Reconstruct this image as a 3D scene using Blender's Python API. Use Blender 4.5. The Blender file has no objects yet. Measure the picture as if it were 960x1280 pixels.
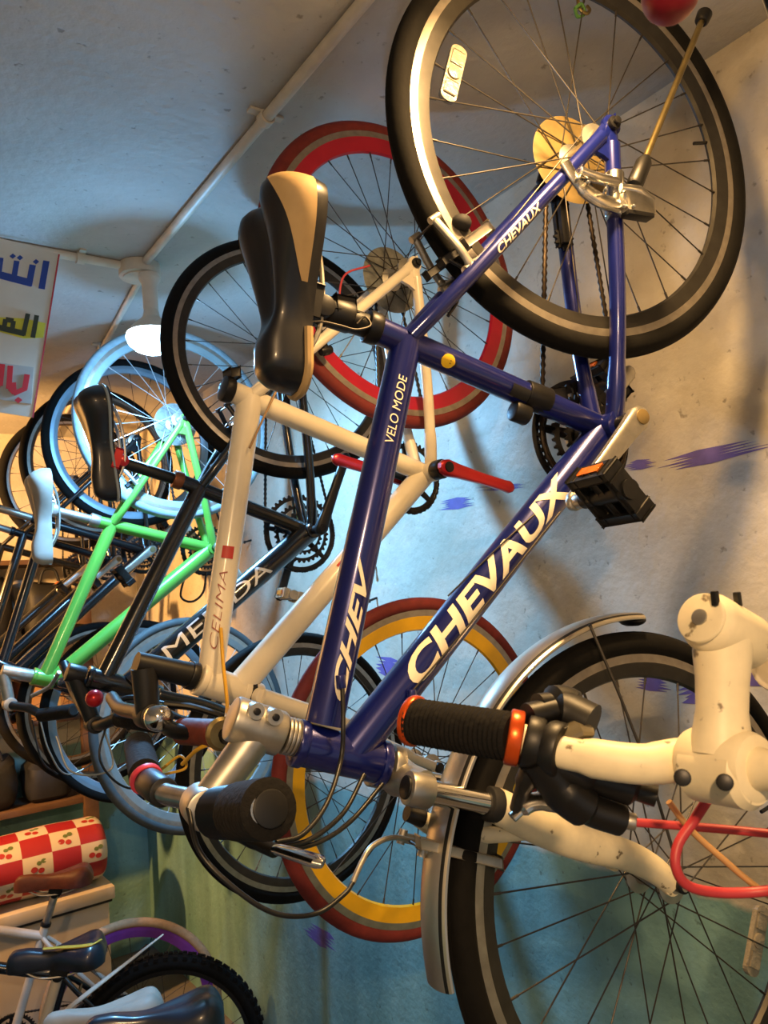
import bpy, bmesh, math, random
from mathutils import Vector, Matrix, Quaternion
random.seed(7)
PI = math.pi
C = bpy.context.scene.collection
def V(*a): return Vector(a)

# ------------------------------------------------------------------ camera, world, lights, exposure
EYE = V(0, 0, 1.9)
RW = [V(0.81047526, -0.00336655, 0.58576319), V(-0.5802706, 0.13212456, 0.80363495), V(-0.08009918, -0.9912274, 0.10513018)]
CAMX = V(RW[0].x, RW[1].x, RW[2].x); CAMY = V(RW[0].y, RW[1].y, RW[2].y); CAMZ = V(RW[0].z, RW[1].z, RW[2].z)
FPX = 960.0
cam = bpy.data.cameras.new('camera'); camo = bpy.data.objects.new('camera', cam); C.objects.link(camo)
cam.sensor_fit = 'VERTICAL'; cam.sensor_height = 36; cam.lens = 27; cam.clip_start = .02
cam.dof.use_dof = True; cam.dof.focus_distance = 1.2; cam.dof.aperture_fstop = 18
camo.matrix_world = Matrix(((CAMX.x, -CAMY.x, -CAMZ.x, EYE.x), (CAMX.y, -CAMY.y, -CAMZ.y, EYE.y), (CAMX.z, -CAMY.z, -CAMZ.z, EYE.z), (0, 0, 0, 1)))
sc = bpy.context.scene; sc.camera = camo
sc.view_settings.view_transform = 'Standard'; sc.view_settings.look = 'None'; sc.view_settings.gamma = 1
sc.view_settings.use_curve_mapping = False
sc.view_settings.exposure = 0.15
w = bpy.data.worlds.new('world'); sc.world = w; w.use_nodes = True
w.node_tree.nodes['Background'].inputs[0].default_value = (.80, .79, .76, 1)
w.node_tree.nodes['Background'].inputs[1].default_value = .40
CEIL = EYE.z + 1.06; WALLX = 1.5; ENDY = 4.65
BULB_COLD = V(.79, 2.19, EYE.z + .83); BULB_WARM = V(.78, .50, EYE.z + .92); BULB_ROOM = V(-.7, -.9, EYE.z + .85); BULB_FAR = V(-.5, 3.5, EYE.z + .6)
def lamp(name, loc, color, watt, r):
    l = bpy.data.lights.new(name, 'POINT'); l.color = color; l.energy = watt; l.shadow_soft_size = r
    o = bpy.data.objects.new(name, l); C.objects.link(o); o.location = loc; return o
def bulb_lights(c, color, down, up):
    """a bulb throws most of its light downward from its globe and a little round the sides"""
    l = bpy.data.lights.new('bulb_light', 'AREA'); l.shape = 'DISK'; l.size = .1; l.color = color; l.energy = down
    o = bpy.data.objects.new('bulb_light', l); C.objects.link(o); o.location = c - V(0, 0, .068)
    lamp('bulb_light', c - V(0, 0, .085), color, up, .03)
bulb_lights(BULB_COLD, (.22, .56, 1.0), 36, 22)
bulb_lights(BULB_WARM, (1.0, .60, .24), 16, 6)
bulb_lights(BULB_ROOM, (1.0, .63, .31), 50, 32)
l = bpy.data.lights.new('end_wall_fill_spot', 'SPOT'); l.color = (1.0, .50, .15); l.energy = 340; l.spot_size = 2.4; l.spot_blend = .5; l.shadow_soft_size = .04  # unseen spot added at the far bulb, aimed to brighten the end wall
o = bpy.data.objects.new('end_wall_fill_spot', l); C.objects.link(o); o.location = BULB_FAR - V(0, 0, .1); o.rotation_euler = (V(.3, 4.65, 2.0)-o.location).to_track_quat('-Z', 'Y').to_euler()

# ------------------------------------------------------------------ helpers
def ray(px, py): return CAMX*((px-480)/FPX) + CAMY*((py-640)/FPX) + CAMZ
def at(px, py, P, n, off=0):
    d = ray(px, py); return EYE + d*((P + n*off - EYE).dot(n)/d.dot(n))
def dist(a, b): return (a-b).length
def lin(c): return c/12.92 if c <= .04045 else ((c+.055)/1.055)**2.4
def hexc(h): return tuple(lin(int(h[i:i+2], 16)/255) for i in (0, 2, 4))
MATS = {}
def mat(name, hx, rough=.5, metal=0.0, var=.12, scale=30, bump=0.0, coat=0.0, emit=None, dirt=None, spec=.5, dirtpos=.27):
    if name in MATS: return MATS[name]
    m = bpy.data.materials.new(name); m.use_nodes = True; nt = m.node_tree; b = nt.nodes['Principled BSDF']
    col = hexc(hx)
    tc = nt.nodes.new('ShaderNodeTexCoord'); nz = nt.nodes.new('ShaderNodeTexNoise')
    nz.inputs['Scale'].default_value = scale; nz.inputs['Detail'].default_value = 5
    nt.links.new(tc.outputs['Object'], nz.inputs['Vector'])
    rp = nt.nodes.new('ShaderNodeValToRGB'); e = rp.color_ramp.elements
    e[0].position = .3; e[1].position = .7
    e[0].color = tuple(c*(1-var) for c in col)+(1,); e[1].color = tuple(min(1, c*(1+var)) for c in col)+(1,)
    if dirt:
        k = rp.color_ramp.elements.new(dirtpos); k.color = hexc(dirt)+(1,); e[0].position = dirtpos-.07; e[0].color = hexc(dirt)+(1,)
        k2 = rp.color_ramp.elements.new(dirtpos+.05); k2.color = tuple(c*(1-var) for c in col)+(1,)
    nt.links.new(nz.outputs['Fac'], rp.inputs['Fac']); nt.links.new(rp.outputs['Color'], b.inputs['Base Color'])
    b.inputs['Roughness'].default_value = rough; b.inputs['Metallic'].default_value = metal
    b.inputs['Coat Weight'].default_value = coat; b.inputs['Coat Roughness'].default_value = .12
    b.inputs['Specular IOR Level'].default_value = spec
    if bump:
        bp = nt.nodes.new('ShaderNodeBump'); bp.inputs['Strength'].default_value = bump; bp.inputs['Distance'].default_value = .004
        nt.links.new(nz.outputs['Fac'], bp.inputs['Height']); nt.links.new(bp.outputs['Normal'], b.inputs['Normal'])
    if emit:
        b.inputs['Emission Color'].default_value = hexc(emit[0])+(1,); b.inputs['Emission Strength'].default_value = emit[1]
    MATS[name] = m; return m
BASE = {}
class MB:
    def __init__(s): s.v = []; s.f = []; s.m = []
    def add(s, vs, fs, mi=0):
        o = len(s.v); s.v += [Vector(v) for v in vs]
        for i, f in enumerate(fs): s.f.append([o+k for k in f]); s.m.append(mi[i] if isinstance(mi, list) else mi)
        return s
    def loft(s, rings, mi=0, cap=True, closed=True, loop=False):
        n = len(rings[0]); vs = [p for r in rings for p in r]; fs = []
        L = len(rings)
        for i in range(L if loop else L-1):
            j = (i+1) % L
            for k in range(n if closed else n-1):
                k2 = (k+1) % n; fs.append([i*n+k, i*n+k2, j*n+k2, j*n+k])
        if cap and closed and not loop: fs.append(list(range(n))[::-1]); fs.append([(L-1)*n+k for k in range(n)])
        return s.add(vs, fs, mi)
    def tube(s, pts, r, seg=14, mi=0, cap=True, flat=1.0, upv=None):
        pts = [Vector(p) for p in pts]
        rs = r if isinstance(r, (list, tuple)) else [r]*len(pts)
        t = [(pts[min(i+1, len(pts)-1)]-pts[max(i-1, 0)]).normalized() for i in range(len(pts))]
        u = upv if upv is not None else (V(0, 0, 1) if abs(t[0].z) < .9 else V(1, 0, 0))
        rings = []
        for i, p in enumerate(pts):
            u = (u - t[i]*u.dot(t[i])).normalized(); b = t[i].cross(u)
            rings.append([p + (u*math.cos(a)*flat + b*math.sin(a))*rs[i] for a in [2*PI*k/seg for k in range(seg)]])
        return s.loft(rings, mi, cap)
    def revolve(s, c, ax, prof, seg=64, mi=0, closed=False, a0=0, a1=2*PI):
        ax = ax.normalized(); u = ax.orthogonal().normalized() if abs(ax.y) < .5 else (V(1, 0, 0)-ax*ax.x).normalized(); b = ax.cross(u)
        full = abs(a1-a0-2*PI) < 1e-6; n = seg if full else seg+1
        rings = [[c + (u*math.cos(a)+b*math.sin(a))*r + ax*h for r, h in prof] for a in [a0+(a1-a0)*k/seg for k in range(n)]]
        k = len(prof) if closed else len(prof)-1; m = mi if isinstance(mi, list) else [mi]*k
        vs = [p for r in rings for p in r]; fs = []; ms = []; L = n; N = len(prof)
        for i in range(L if full else L-1):
            j = (i+1) % L
            for q in range(k):
                fs.append([i*N+q, j*N+q, j*N+(q+1) % N, i*N+(q+1) % N]); ms.append(m[q])
        return s.add(vs, fs, ms)
    def cyl(s, a, b, r, seg=20, mi=0, bev=.0):
        a = Vector(a); b = Vector(b); d = (b-a).normalized()
        if bev: return s.tube([a, a+d*bev*.3, a+d*bev, b-d*bev, b-d*bev*.3, b], [r-bev, r-bev*.3, r, r, r-bev*.3, r-bev], seg, mi)
        return s.tube([a, b], r, seg, mi)
    def box(s, c, X, Y, Z, mi=0, bev=0.0):
        bm = bmesh.new(); bmesh.ops.create_cube(bm, size=1)
        M = Matrix((X, Y, Z)).transposed()
        for v in bm.verts: v.co = M @ v.co + Vector(c)
        if bev: bmesh.ops.bevel(bm, geom=bm.edges[:], offset=bev, segments=2, affect='EDGES', profile=.6)
        bmesh.ops.recalc_face_normals(bm, faces=bm.faces[:])
        bm.verts.index_update(); s.add([v.co.copy() for v in bm.verts], [[v.index for v in f.verts] for f in bm.faces], mi); bm.free(); return s
    def sphere(s, c, r, mi=0, seg=20, sq=(1, 1, 1)):
        rings = []
        for i in range(1, seg//2):
            ph = PI*i/(seg//2); rings.append([Vector(c)+V(math.sin(ph)*math.cos(t)*sq[0], math.sin(ph)*math.sin(t)*sq[1], math.cos(ph)*sq[2])*r for t in [2*PI*k/seg for k in range(seg)]])
        return s.loft(rings, mi)
    def prism(s, pts, d, mi=0):
        n = len(pts); a = [Vector(p) for p in pts]; b = [p+d for p in a]
        return s.add(a+b, [list(range(n))[::-1], [n+k for k in range(n)]]+[[k, (k+1) % n, n+(k+1) % n, n+k] for k in range(n)], mi)
    def build(s, name, mats, parent=None, smooth=True, ang=35, label=None):
        me = bpy.data.meshes.new(name); base = BASE.get(parent, V(0, 0, 0)) if parent else V(0, 0, 0)
        me.from_pydata([v-base for v in s.v], [], s.f)
        if not isinstance(mats, (list, tuple)): mats = [mats]
        for m in mats: me.materials.append(m)
        me.polygons.foreach_set('material_index', s.m)
        bm = bmesh.new(); bm.from_mesh(me); bmesh.ops.recalc_face_normals(bm, faces=bm.faces[:]); bm.to_mesh(me); bm.free()
        if smooth: me.shade_smooth(); me.set_sharp_from_angle(angle=math.radians(ang))
        o = bpy.data.objects.new(name, me); C.objects.link(o)
        if parent: o.parent = parent
        BASE[o] = base
        if label: o['label'] = label
        return o
def curve_pts(pts, n=8):
    pts = [Vector(p) for p in pts]; out = []; P = [pts[0]*2-pts[1]]+pts+[pts[-1]*2-pts[-2]]
    for i in range(1, len(P)-2):
        a, b, c, d = P[i-1:i+3]
        for k in range(n):
            t = k/n; out.append(.5*((2*b)+(c-a)*t+(2*a-5*b+4*c-d)*t*t+(3*b-a-3*c+d)*t**3))
    return out+[pts[-1]]
def tag(o, label, cat, group=None):
    o['label'] = label; o['category'] = cat
    if group: o['group'] = group
    return o
def thing(name, loc, label, cat, group=None):
    o = bpy.data.objects.new(name, None); C.objects.link(o); o.location = loc; o.empty_display_size = .05
    BASE[o] = Vector(loc); return tag(o, label, cat, group)
def struct(o): o['kind'] = 'structure'; return o
def text_mesh(s, size, shear=0, bold=.0, cuts=1):
    cu = bpy.data.curves.new('t', 'FONT'); cu.body = s; cu.size = size; cu.shear = shear; cu.offset = bold; cu.resolution_u = 4
    o = bpy.data.objects.new('t', cu); C.objects.link(o); dg = bpy.context.evaluated_depsgraph_get()
    me = bpy.data.meshes.new_from_object(o.evaluated_get(dg)); bpy.data.objects.remove(o); bpy.data.curves.remove(cu)
    bm = bmesh.new(); bm.from_mesh(me); bpy.data.meshes.remove(me)
    bmesh.ops.triangulate(bm, faces=bm.faces[:])
    for _ in range(cuts): bmesh.ops.subdivide_edges(bm, edges=bm.edges[:], cuts=1, use_grid_fill=True)
    bm.verts.index_update(); vs = [v.co.copy() for v in bm.verts]; fs = [[v.index for v in f.verts] for f in bm.faces]; bm.free()
    return vs, fs
def text_on_tube(parent, s, A, B, rad, face, t0, t1, height, m, shear=0, bold=.0, turn=0.0, lift=.0006, name='lettering', aspect=None):
    """letters wrapped on the tube A-B, running from fraction t0 to t1, read by someone looking against `face`"""
    vs, fs = text_mesh(s, 1, shear, bold, 2)
    x0 = min(v.x for v in vs); x1 = max(v.x for v in vs); y0 = min(v.y for v in vs); y1 = max(v.y for v in vs)
    D = B-A; L = D.length; D = D/L; nrm = (face - D*face.dot(D)).normalized(); up = nrm.cross(D)
    out = []
    for v in vs:
        x = t0*L + (v.x-x0)/(x1-x0)*(t1-t0)*L; r = rad(x/L) if callable(rad) else rad
        th = turn + ((v.y-y0)/(y1-y0)-.5)*height/r
        out.append(A + D*x + (nrm*math.cos(th)+up*math.sin(th))*(r+lift))
    return MB().add(out, fs).build(name, m, parent, ang=60)

# ------------------------------------------------------------------ materials
M_blue = mat('royal_blue_paint', '0f1a68', .28, .3, .08, 40, coat=.7)
M_cream = mat('cream_paint', 'e6dcc6', .35, 0, .05, 25, coat=.4, dirt='b4a284')
M_scuff = mat('scuffed_cream_paint', 'efe2c0', .45, 0, .05, 70, dirt='7a6c52', dirtpos=.305)
M_black = mat('gloss_black_paint', '101216', .25, 0, .2, 20, coat=.6)
M_green = mat('lime_green_paint', '5c9c3a', .3, .1, .06, 20, coat=.5)
M_rub = mat('black_rubber', '17171a', .75, 0, .25, 80, bump=.2)
M_tire = mat('tyre_rubber', '0c0b0a', .85, 0, .25, 60, bump=.25, spec=.2)
M_redtire = mat('red_brown_tyre', '6c1f1c', .75, 0, .15, 60)
M_greytire = mat('grey_tyre', '74848a', .75, 0, .15, 60)
M_tan = mat('tan_tyre', 'ac8f6e', .8, 0, .15, 60)
M_silver = mat('brushed_silver', 'c9c6bf', .25, 1, .12, 60)
M_alu = mat('dull_aluminium', 'b5b1a8', .42, .9, .15, 50)
M_chrome = mat('chrome', 'dedcd8', .12, 1, .05, 20)
M_track = mat('brake_track', 'a39c92', .38, .8, .15, 60)
M_dark = mat('dark_metal', '2a2a2c', .4, .7, .2, 50)
M_bplas = mat('black_plastic', '0b0b0c', .45, 0, .2, 50)
M_redrim = mat('red_rim_paint', 'a81230', .35, .1, .08, 30, coat=.3)
M_yelrim = mat('yellow_rim_paint', 'e6b208', .35, .05, .08, 30, coat=.3)
M_purple = mat('purple_rim_paint', '7a3c9a', .4, .1, .1, 30)
M_rimdark = mat('dark_rim', '3a3835', .45, .6, .15, 50)
M_spoke = mat('steel_spoke', '4c4844', .45, .8, .1, 50)
M_spokew = mat('bright_spoke', 'd8dadb', .3, .7, .05, 50)
M_red = mat('red_anodised', 'b5141f', .3, .4, .08, 30, coat=.3)
M_gold = mat('gold_plastic', '7d6a40', .55, .1, .25, 30)
M_brass = mat('brass', '8f8058', .35, .9, .3, 25)
M_chain = mat('oily_chain', '3a3026', .5, .7, .3, 120)
M_letter = mat('cream_lettering', 'efe6cf', .5, 0, .03, 30)
M_letw = mat('white_lettering', 'ffffff', .5, 0, .03, 30)
M_letr = mat('red_lettering', 'b8342e', .5, 0, .03, 30)
M_leath = mat('black_saddle_vinyl', '10121a', .38, 0, .15, 30, coat=.2)
M_tanp = mat('tan_saddle_vinyl', 'b99b6b', .65, 0, .15, 20, bump=.2)
M_grip = mat('grip_rubber', '0c0a09', .85, 0, .3, 150, bump=.4, spec=.3)
M_brown = mat('brown_leather', '5e2f24', .55, 0, .2, 40, bump=.2)
M_orange = mat('orange_anodised', 'd9571e', .3, .6, .1, 30)
M_refl = mat('clear_reflector', '8c8576', .3, 0, .2, 90, bump=.6, coat=.3)
M_amber = mat('amber_reflector', 'c0641c', .3, 0, .2, 90, bump=.4)
M_redhose = mat('red_hose', 'b4363e', .45, 0, .06, 30)
M_yelhose = mat('yellow_hose', 'd9a62a', .45, 0, .08, 30)
M_tanhose = mat('bare_inner_cable', 'c79a64', .5, .3, .1, 60)
M_pink = mat('pink_ring', 'c23a52', .45, 0, .08, 30)
M_hose = mat('black_hose', '121315', .4, 0, .1, 60)
M_white = mat('white_vinyl', 'cfc8c0', .5, 0, .1, 20)

# ------------------------------------------------------------------ room
def room():
    def wallmat(name, kind):
        m = bpy.data.materials.new(name); m.use_nodes = True; nt = m.node_tree; b = nt.nodes['Principled BSDF']; L = nt.links
        N = lambda t: nt.nodes.new(t)
        geo = N('ShaderNodeNewGeometry')
        n1 = N('ShaderNodeTexNoise'); n1.inputs['Scale'].default_value = 2.2; n1.inputs['Detail'].default_value = 8; n1.inputs['Roughness'].default_value = .65
        n2 = N('ShaderNodeTexNoise'); n2.inputs['Scale'].default_value = 45; n2.inputs['Detail'].default_value = 6
        n3 = N('ShaderNodeTexNoise'); n3.inputs['Scale'].default_value = 9; n3.inputs['Detail'].default_value = 6
        for n in (n1, n2, n3): L.new(geo.outputs['Position'], n.inputs['Vector'])
        def ramp(src, p0, c0, p1, c1):
            r = N('ShaderNodeValToRGB'); e = r.color_ramp.elements; e[0].position = p0; e[1].position = p1; e[0].color = c0+(1,); e[1].color = c1+(1,); L.new(src, r.inputs['Fac']); return r.outputs['Color']
        def mix(f, a, bb, blend='MIX'):
            x = N('ShaderNodeMix'); x.data_type = 'RGBA'; x.blend_type = blend
            if isinstance(f, float): x.inputs['Factor'].default_value = f
            else: L.new(f, x.inputs['Factor'])
            L.new(a, x.inputs['A']); L.new(bb, x.inputs['B']); return x.outputs['Result']
        if kind == 'ceil': col = ramp(n1.outputs['Fac'], .3, hexc('a9a7a2'), .7, hexc('bdbbb6'))
        elif kind == 'floor': col = ramp(n1.outputs['Fac'], .3, hexc('5b554c'), .7, hexc('77706a'))
        else:
            white = ramp(n1.outputs['Fac'], .28, hexc('aea28c'), .62, hexc('d2cbba') )
            teal = ramp(n1.outputs['Fac'], .3, hexc('6b9a98'), .7, hexc('8ab4b2'))
            mp = N('ShaderNodeMapping'); mp.inputs['Scale'].default_value = (5, 5, .45); L.new(geo.outputs['Position'], mp.inputs['Vector']); n4 = N('ShaderNodeTexNoise'); n4.inputs['Scale'].default_value = 1.6; n4.inputs['Detail'].default_value = 5; L.new(mp.outputs['Vector'], n4.inputs['Vector'])
            teal = mix(.4, teal, ramp(n4.outputs['Fac'], .35, hexc('a4a8a4'), .6, (1., 1., 1.)), 'MULTIPLY')
            sep = N('ShaderNodeSeparateXYZ'); L.new(geo.outputs['Position'], sep.inputs[0])
            ma = N('ShaderNodeMath'); ma.operation = 'MULTIPLY_ADD'; L.new(n3.outputs['Fac'], ma.inputs[0]); ma.inputs[1].default_value = .05; L.new(sep.outputs['Z'], ma.inputs[2])
            mr = N('ShaderNodeMapRange'); mr.inputs[1].default_value = EYE.z-.69+.018; mr.inputs[2].default_value = EYE.z-.69+.034; L.new(ma.outputs[0], mr.inputs[0])
            col = mix(mr.outputs[0], teal, white)
        spot = ramp(n2.outputs['Fac'], .26, hexc('8f877a'), .34, (1., 1., 1.))
        col = mix(.6, col, spot, 'MULTIPLY')
        L.new(col, b.inputs['Base Color']); b.inputs['Roughness'].default_value = .55 if kind == 'wall' else .8
        bp = N('ShaderNodeBump'); bp.inputs['Strength'].default_value = .5; bp.inputs['Distance'].default_value = .006
        ad = N('ShaderNodeMath'); ad.operation = 'MULTIPLY_ADD'; L.new(n3.outputs['Fac'], ad.inputs[0]); ad.inputs[1].default_value = 1.5; L.new(n2.outputs['Fac'], ad.inputs[2])
        L.new(ad.outputs[0], bp.inputs['Height']); L.new(bp.outputs['Normal'], b.inputs['Normal']); return m
    wm = wallmat('painted_plaster', 'wall'); cm = wallmat('ceiling_plaster', 'ceil'); fm = wallmat('concrete_floor', 'floor')
    x0, y0 = -2.6, -2.4; X, Y, Z = V(1, 0, 0), V(0, 1, 0), V(0, 0, 1)
    def slab(name, lo, hi, m):
        lo, hi = Vector(lo), Vector(hi); d = hi-lo
        return struct(MB().box((lo+hi)/2, X*d.x, Y*d.y, Z*d.z).build(name, m, smooth=False))
    slab('floor', (x0, y0, -.1), (WALLX, ENDY, 0), fm)
    slab('ceiling', (x0, y0, CEIL), (WALLX+.1, ENDY+.1, CEIL+.1), cm)
    wr = slab('wall_right', (WALLX, y0, -.1), (WALLX+.1, ENDY+.1, CEIL), wm)
    slab('wall_back', (x0, ENDY, -.1), (WALLX, ENDY+.1, CEIL), wm)
    slab('wall_left', (x0-.1, y0, -.1), (x0, ENDY, CEIL), wm)
    # purple paint swipes on the right wall: ragged brush strokes
    pm = mat('purple_paint_smear', '6a5a9c', .7, 0, .2, 25)
    P = V(WALLX-.0006, 0, 0); n = V(-1, 0, 0)
    for (x1, y1, x2, y2, wd) in [(835, 582, 958, 552, 14), (782, 584, 822, 577, 9), (552, 632, 592, 626, 10), (795, 852, 836, 858, 14), (850, 868, 896, 856, 22), (470, 830, 505, 838, 18), (590, 1160, 600, 1130, 10), (385, 1160, 420, 1185, 14), (930, 845, 958, 850, 16), (600, 612, 660, 606, 5)]:
        mb = MB()
        for k in range(5):
            t = (k-2)/2; a = random.uniform(-.12, .15); b = random.uniform(.8, 1.1)
            dx, dy = x2-x1, y2-y1; L = math.hypot(dx, dy); ox, oy = -dy/L*wd*.5*t, dx/L*wd*.5*t; h = wd*.5*random.uniform(.3, .55)
            hx, hy = -dy/L*h, dx/L*h
            mid = random.uniform(.3, .6)
            q = [(x1+dx*a+ox, y1+dy*a+oy), (x1+dx*mid+ox+hx, y1+dy*mid+oy+hy), (x1+dx*b+ox, y1+dy*b+oy), (x1+dx*mid+ox-hx, y1+dy*mid+oy-hy)]
            mb.prism([at(px, py, P, n, .0001*k) for px, py in q], V(.0004, 0, 0))
        o = mb.build('paint_smear', pm, wr, smooth=False)
    # conduits
    pc = mat('painted_conduit', 'c9c2b4', .5, 0, .1, 20, dirt='8a7f70')
    r = .0125; zc = CEIL-r
    tag(MB().cyl(V(.775, -1.6, zc), V(.775, 2.17, zc), r).build('conduit', pc), 'long cream conduit running along the ceiling above the hanging bikes to the white lamp', 'pipe')
    tag(MB().cyl(V(-1.9, 2.23, zc), V(.72, 2.23, zc), r).build('conduit', pc), 'cream conduit crossing the ceiling above the printed banner', 'pipe')
    tag(MB().cyl(V(.80, 2.29, zc), V(1.05, 4.62, zc), r*.8).build('conduit', pc), 'thin conduit running along the ceiling behind the white lamp', 'pipe')
    def clip(x, y, ax, label):
        mb = MB(); mb.revolve(V(x, y, zc), ax, [(r+.001, -.011), (r+.005, -.011), (r+.005, .011), (r+.001, .011)], 24, 0, True)
        s = V(0, 0, 1).cross(ax)
        mb.box(V(x, y, CEIL-.003)+s*.024, s*.03, ax*.018, V(0, 0, .006), 0, .001); mb.box(V(x, y, CEIL-.003)-s*.024, s*.03, ax*.018, V(0, 0, .006), 0, .001)
        tag(mb.build('conduit_clip', pc), label, 'clip')
    q = at(326, 146, V(0, 0, zc), V(0, 0, -1)); clip(.775, q.y, V(0, 1, 0), 'saddle clip holding the long conduit in the middle of the ceiling')
    q = at(110, 432, V(0, 0, zc), V(0, 0, -1)); clip(.80+.25*(q.y-2.29)/2.33, q.y, V(0, 1, 0), 'small clip on the thin conduit behind the white lamp')
    clip(.60, 2.23, V(1, 0, 0), 'clip on the crossing conduit beside the junction box')
    j = thing('junction_box', V(.775, 2.23, CEIL), 'round cream junction box where the ceiling conduits meet', 'junction box')
    MB().cyl(V(.775, 2.23, CEIL-.04), V(.775, 2.23, CEIL), .062, 28, 0, .004).build('body', pc, j)
    MB().cyl(V(.775, 2.23, CEIL-.045), V(.775, 2.23, CEIL-.04), .05, 28, 0, .001).build('cover', pc, j)
room()

def bulb(c, label, emit, strength, hx):
    t = thing('light_bulb', V(c.x, c.y, CEIL-.045), label, 'lamp')
    hold = mat('lamp_holder_white', 'cfcac0', .5, 0, .08, 20)
    MB().revolve(V(c.x, c.y, 0), V(0, 0, 1), [(.0, CEIL-.045), (.03, CEIL-.045), (.032, CEIL-.06), (.024, CEIL-.075), (.022, c.z+.075), (.0, c.z+.075)], 28).build('lamp_holder', hold, t)
    MB().revolve(V(c.x, c.y, 0), V(0, 0, 1), [(.0, c.z+.078), (.02, c.z+.078), (.026, c.z+.05), (.058, c.z+.022), (.074, c.z+.0)], 32).build('bulb_body', hold, t)
    g = mat('glowing_globe_'+hx, 'ffffff', .4, emit=(hx, strength))
    MB().revolve(V(c.x, c.y, 0), V(0, 0, 1), [(.074, c.z), (.077, c.z-.012), (.07, c.z-.032), (.05, c.z-.05), (.025, c.z-.06), (.0, c.z-.062)], 32).build('globe', g, t)
bulb(BULB_COLD, 'glowing white bulb hanging from the junction box on the ceiling', 'ffffff', 14, 'c8ecff')
bulb(BULB_WARM, 'warm bulb hanging from the ceiling beside the nearest bike, outside the picture', 'ffffff', 10, 'ffc070')
bulb(BULB_ROOM, 'warm bulb hanging from the ceiling behind the camera, outside the picture', 'ffffff', 10, 'ffc072')
bulb(BULB_FAR, 'warm bulb hanging from the ceiling at the far end, outside the picture', 'ffffff', 10, 'ffc071')
def bulb_cords():
    for c, lb in ((BULB_ROOM, 'short ceiling rose over the warm bulb behind the camera'), (BULB_WARM, 'short ceiling rose over the near warm bulb'), (BULB_FAR, 'short ceiling rose over the far warm bulb')):
        tag(MB().cyl(V(c.x, c.y, CEIL-.046), V(c.x, c.y, CEIL), .04, 24, 0, .004).build('ceiling_rose', MATS['lamp_holder_white']), lb, 'ceiling rose')
bulb_cords()

# ------------------------------------------------------------------ bicycle parts
SPOKE = MB().cyl(V(0, 0, 0), V(0, 0, 1), .0012, 6)
_sm = {}
def spoke_mesh(m, L):
    k = (m.name, round(L, 3))
    if k not in _sm:
        mb = MB().cyl(V(0, 0, 0), V(0, 0, L), .00115, 6); mb.cyl(V(0, 0, L-.012), V(0, 0, L), .0019, 6)
        o = mb.build('spoke', m); _sm[k] = o.data; bpy.data.objects.remove(o)
    return _sm[k]
def wheel(root, c, n, R=.345, tr=.016, tire=None, rim=None, track=None, ri=.062, n_sp=28, spm=None, phase=0.0, knobby=False, hubm=None, axle=.062, valve=True, sidewall=None):
    n = n.normalized(); tire = tire or M_tire; rim = rim or M_rimdark; track = track or M_track; spm = spm or M_spoke; hubm = hubm or M_alu
    u = (V(1, 0, 0)-n*n.x).normalized(); b = n.cross(u)
    ro = R-2*tr*.86; h = max(.0105, tr*.62)
    prof = [(ro-.004, -h+.003), (ro, -h), (ro-.013, -h), (ro-.0155, -h*.97), (R-ri, -h*.55), (R-ri-.003, 0), (R-ri, h*.55), (ro-.0155, h*.97), (ro-.013, h), (ro, h), (ro-.004, h-.003), (ro-.008, 0)]
    w = MB().revolve(c, n, prof, 96, [0, 0, 1, 1, 1, 1, 1, 1, 0, 0, 1, 1], True).build('wheel', [track, rim], root, ang=40)
    rc = R-tr
    pt = [(rc+tr*math.cos(a), tr*1.0*math.sin(a)) for a in [(-155+310*k/16)*PI/180 for k in range(17)]]
    sw = [1 if (k < 4 or k > 11) else 0 for k in range(16)]
    t = MB().revolve(c, n, pt, 120, sw+[0], True)
    if knobby:
        for k in range(64):
            a = 2*PI*k/64
            for j, sg in enumerate((-1, 0, 1)):
                aa = a + (.049 if sg else 0); rd = u*math.cos(aa)+b*math.sin(aa); tg = -u*math.sin(aa)+b*math.cos(aa)
                rr = rc + tr*(1.02 if not sg else .78); t.box(c+rd*rr+n*sg*tr*.75, rd*.011, tg*.015, n*.013)
    else:
        t.revolve(c, n, [(R-.0005, -.004), (R+.0008, -.0025), (R+.0008, .0025), (R-.0005, .004)], 120, 0)
    t.build('tire', [tire, sidewall or tire], w, ang=50)
    hb = MB().revolve(c, n, [(0, -axle), (.006, -axle), (.006, -.04), (.012, -.04), (.014, -.034), (.026, -.032), (.026, -.028), (.013, -.024), (.011, 0), (.013, .024), (.026, .028), (.026, .032), (.014, .034), (.012, .04), (.006, .04), (.006, axle), (0, axle)], 24)
    hb.build('hub', hubm, w)
    for k in range(n_sp):
        side = 1 if k % 2 else -1; dirn = 1 if (k//2) % 2 else -1
        a = phase+2*PI*k/n_sp; ah = a + dirn*1.05
        p0 = c+(u*math.cos(ah)+b*math.sin(ah))*.0235+n*side*.030; p1 = c+(u*math.cos(a)+b*math.sin(a))*(R-ri-.001)+n*side*.002
        d = p1-p0; o = bpy.data.objects.new('spoke', spoke_mesh(spm, d.length)); C.objects.link(o); o.parent = w
        o.location = p0-BASE[w]; o.rotation_mode = 'QUATERNION'; o.rotation_quaternion = V(0, 0, 1).rotation_difference(d)
    if valve:
        a = phase+.11; rd = u*math.cos(a)+b*math.sin(a)
        MB().cyl(c+rd*(R-ri-.032), c+rd*(R-ri+.004), .003, 10).build('valve', M_bplas, w)
    return w
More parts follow.
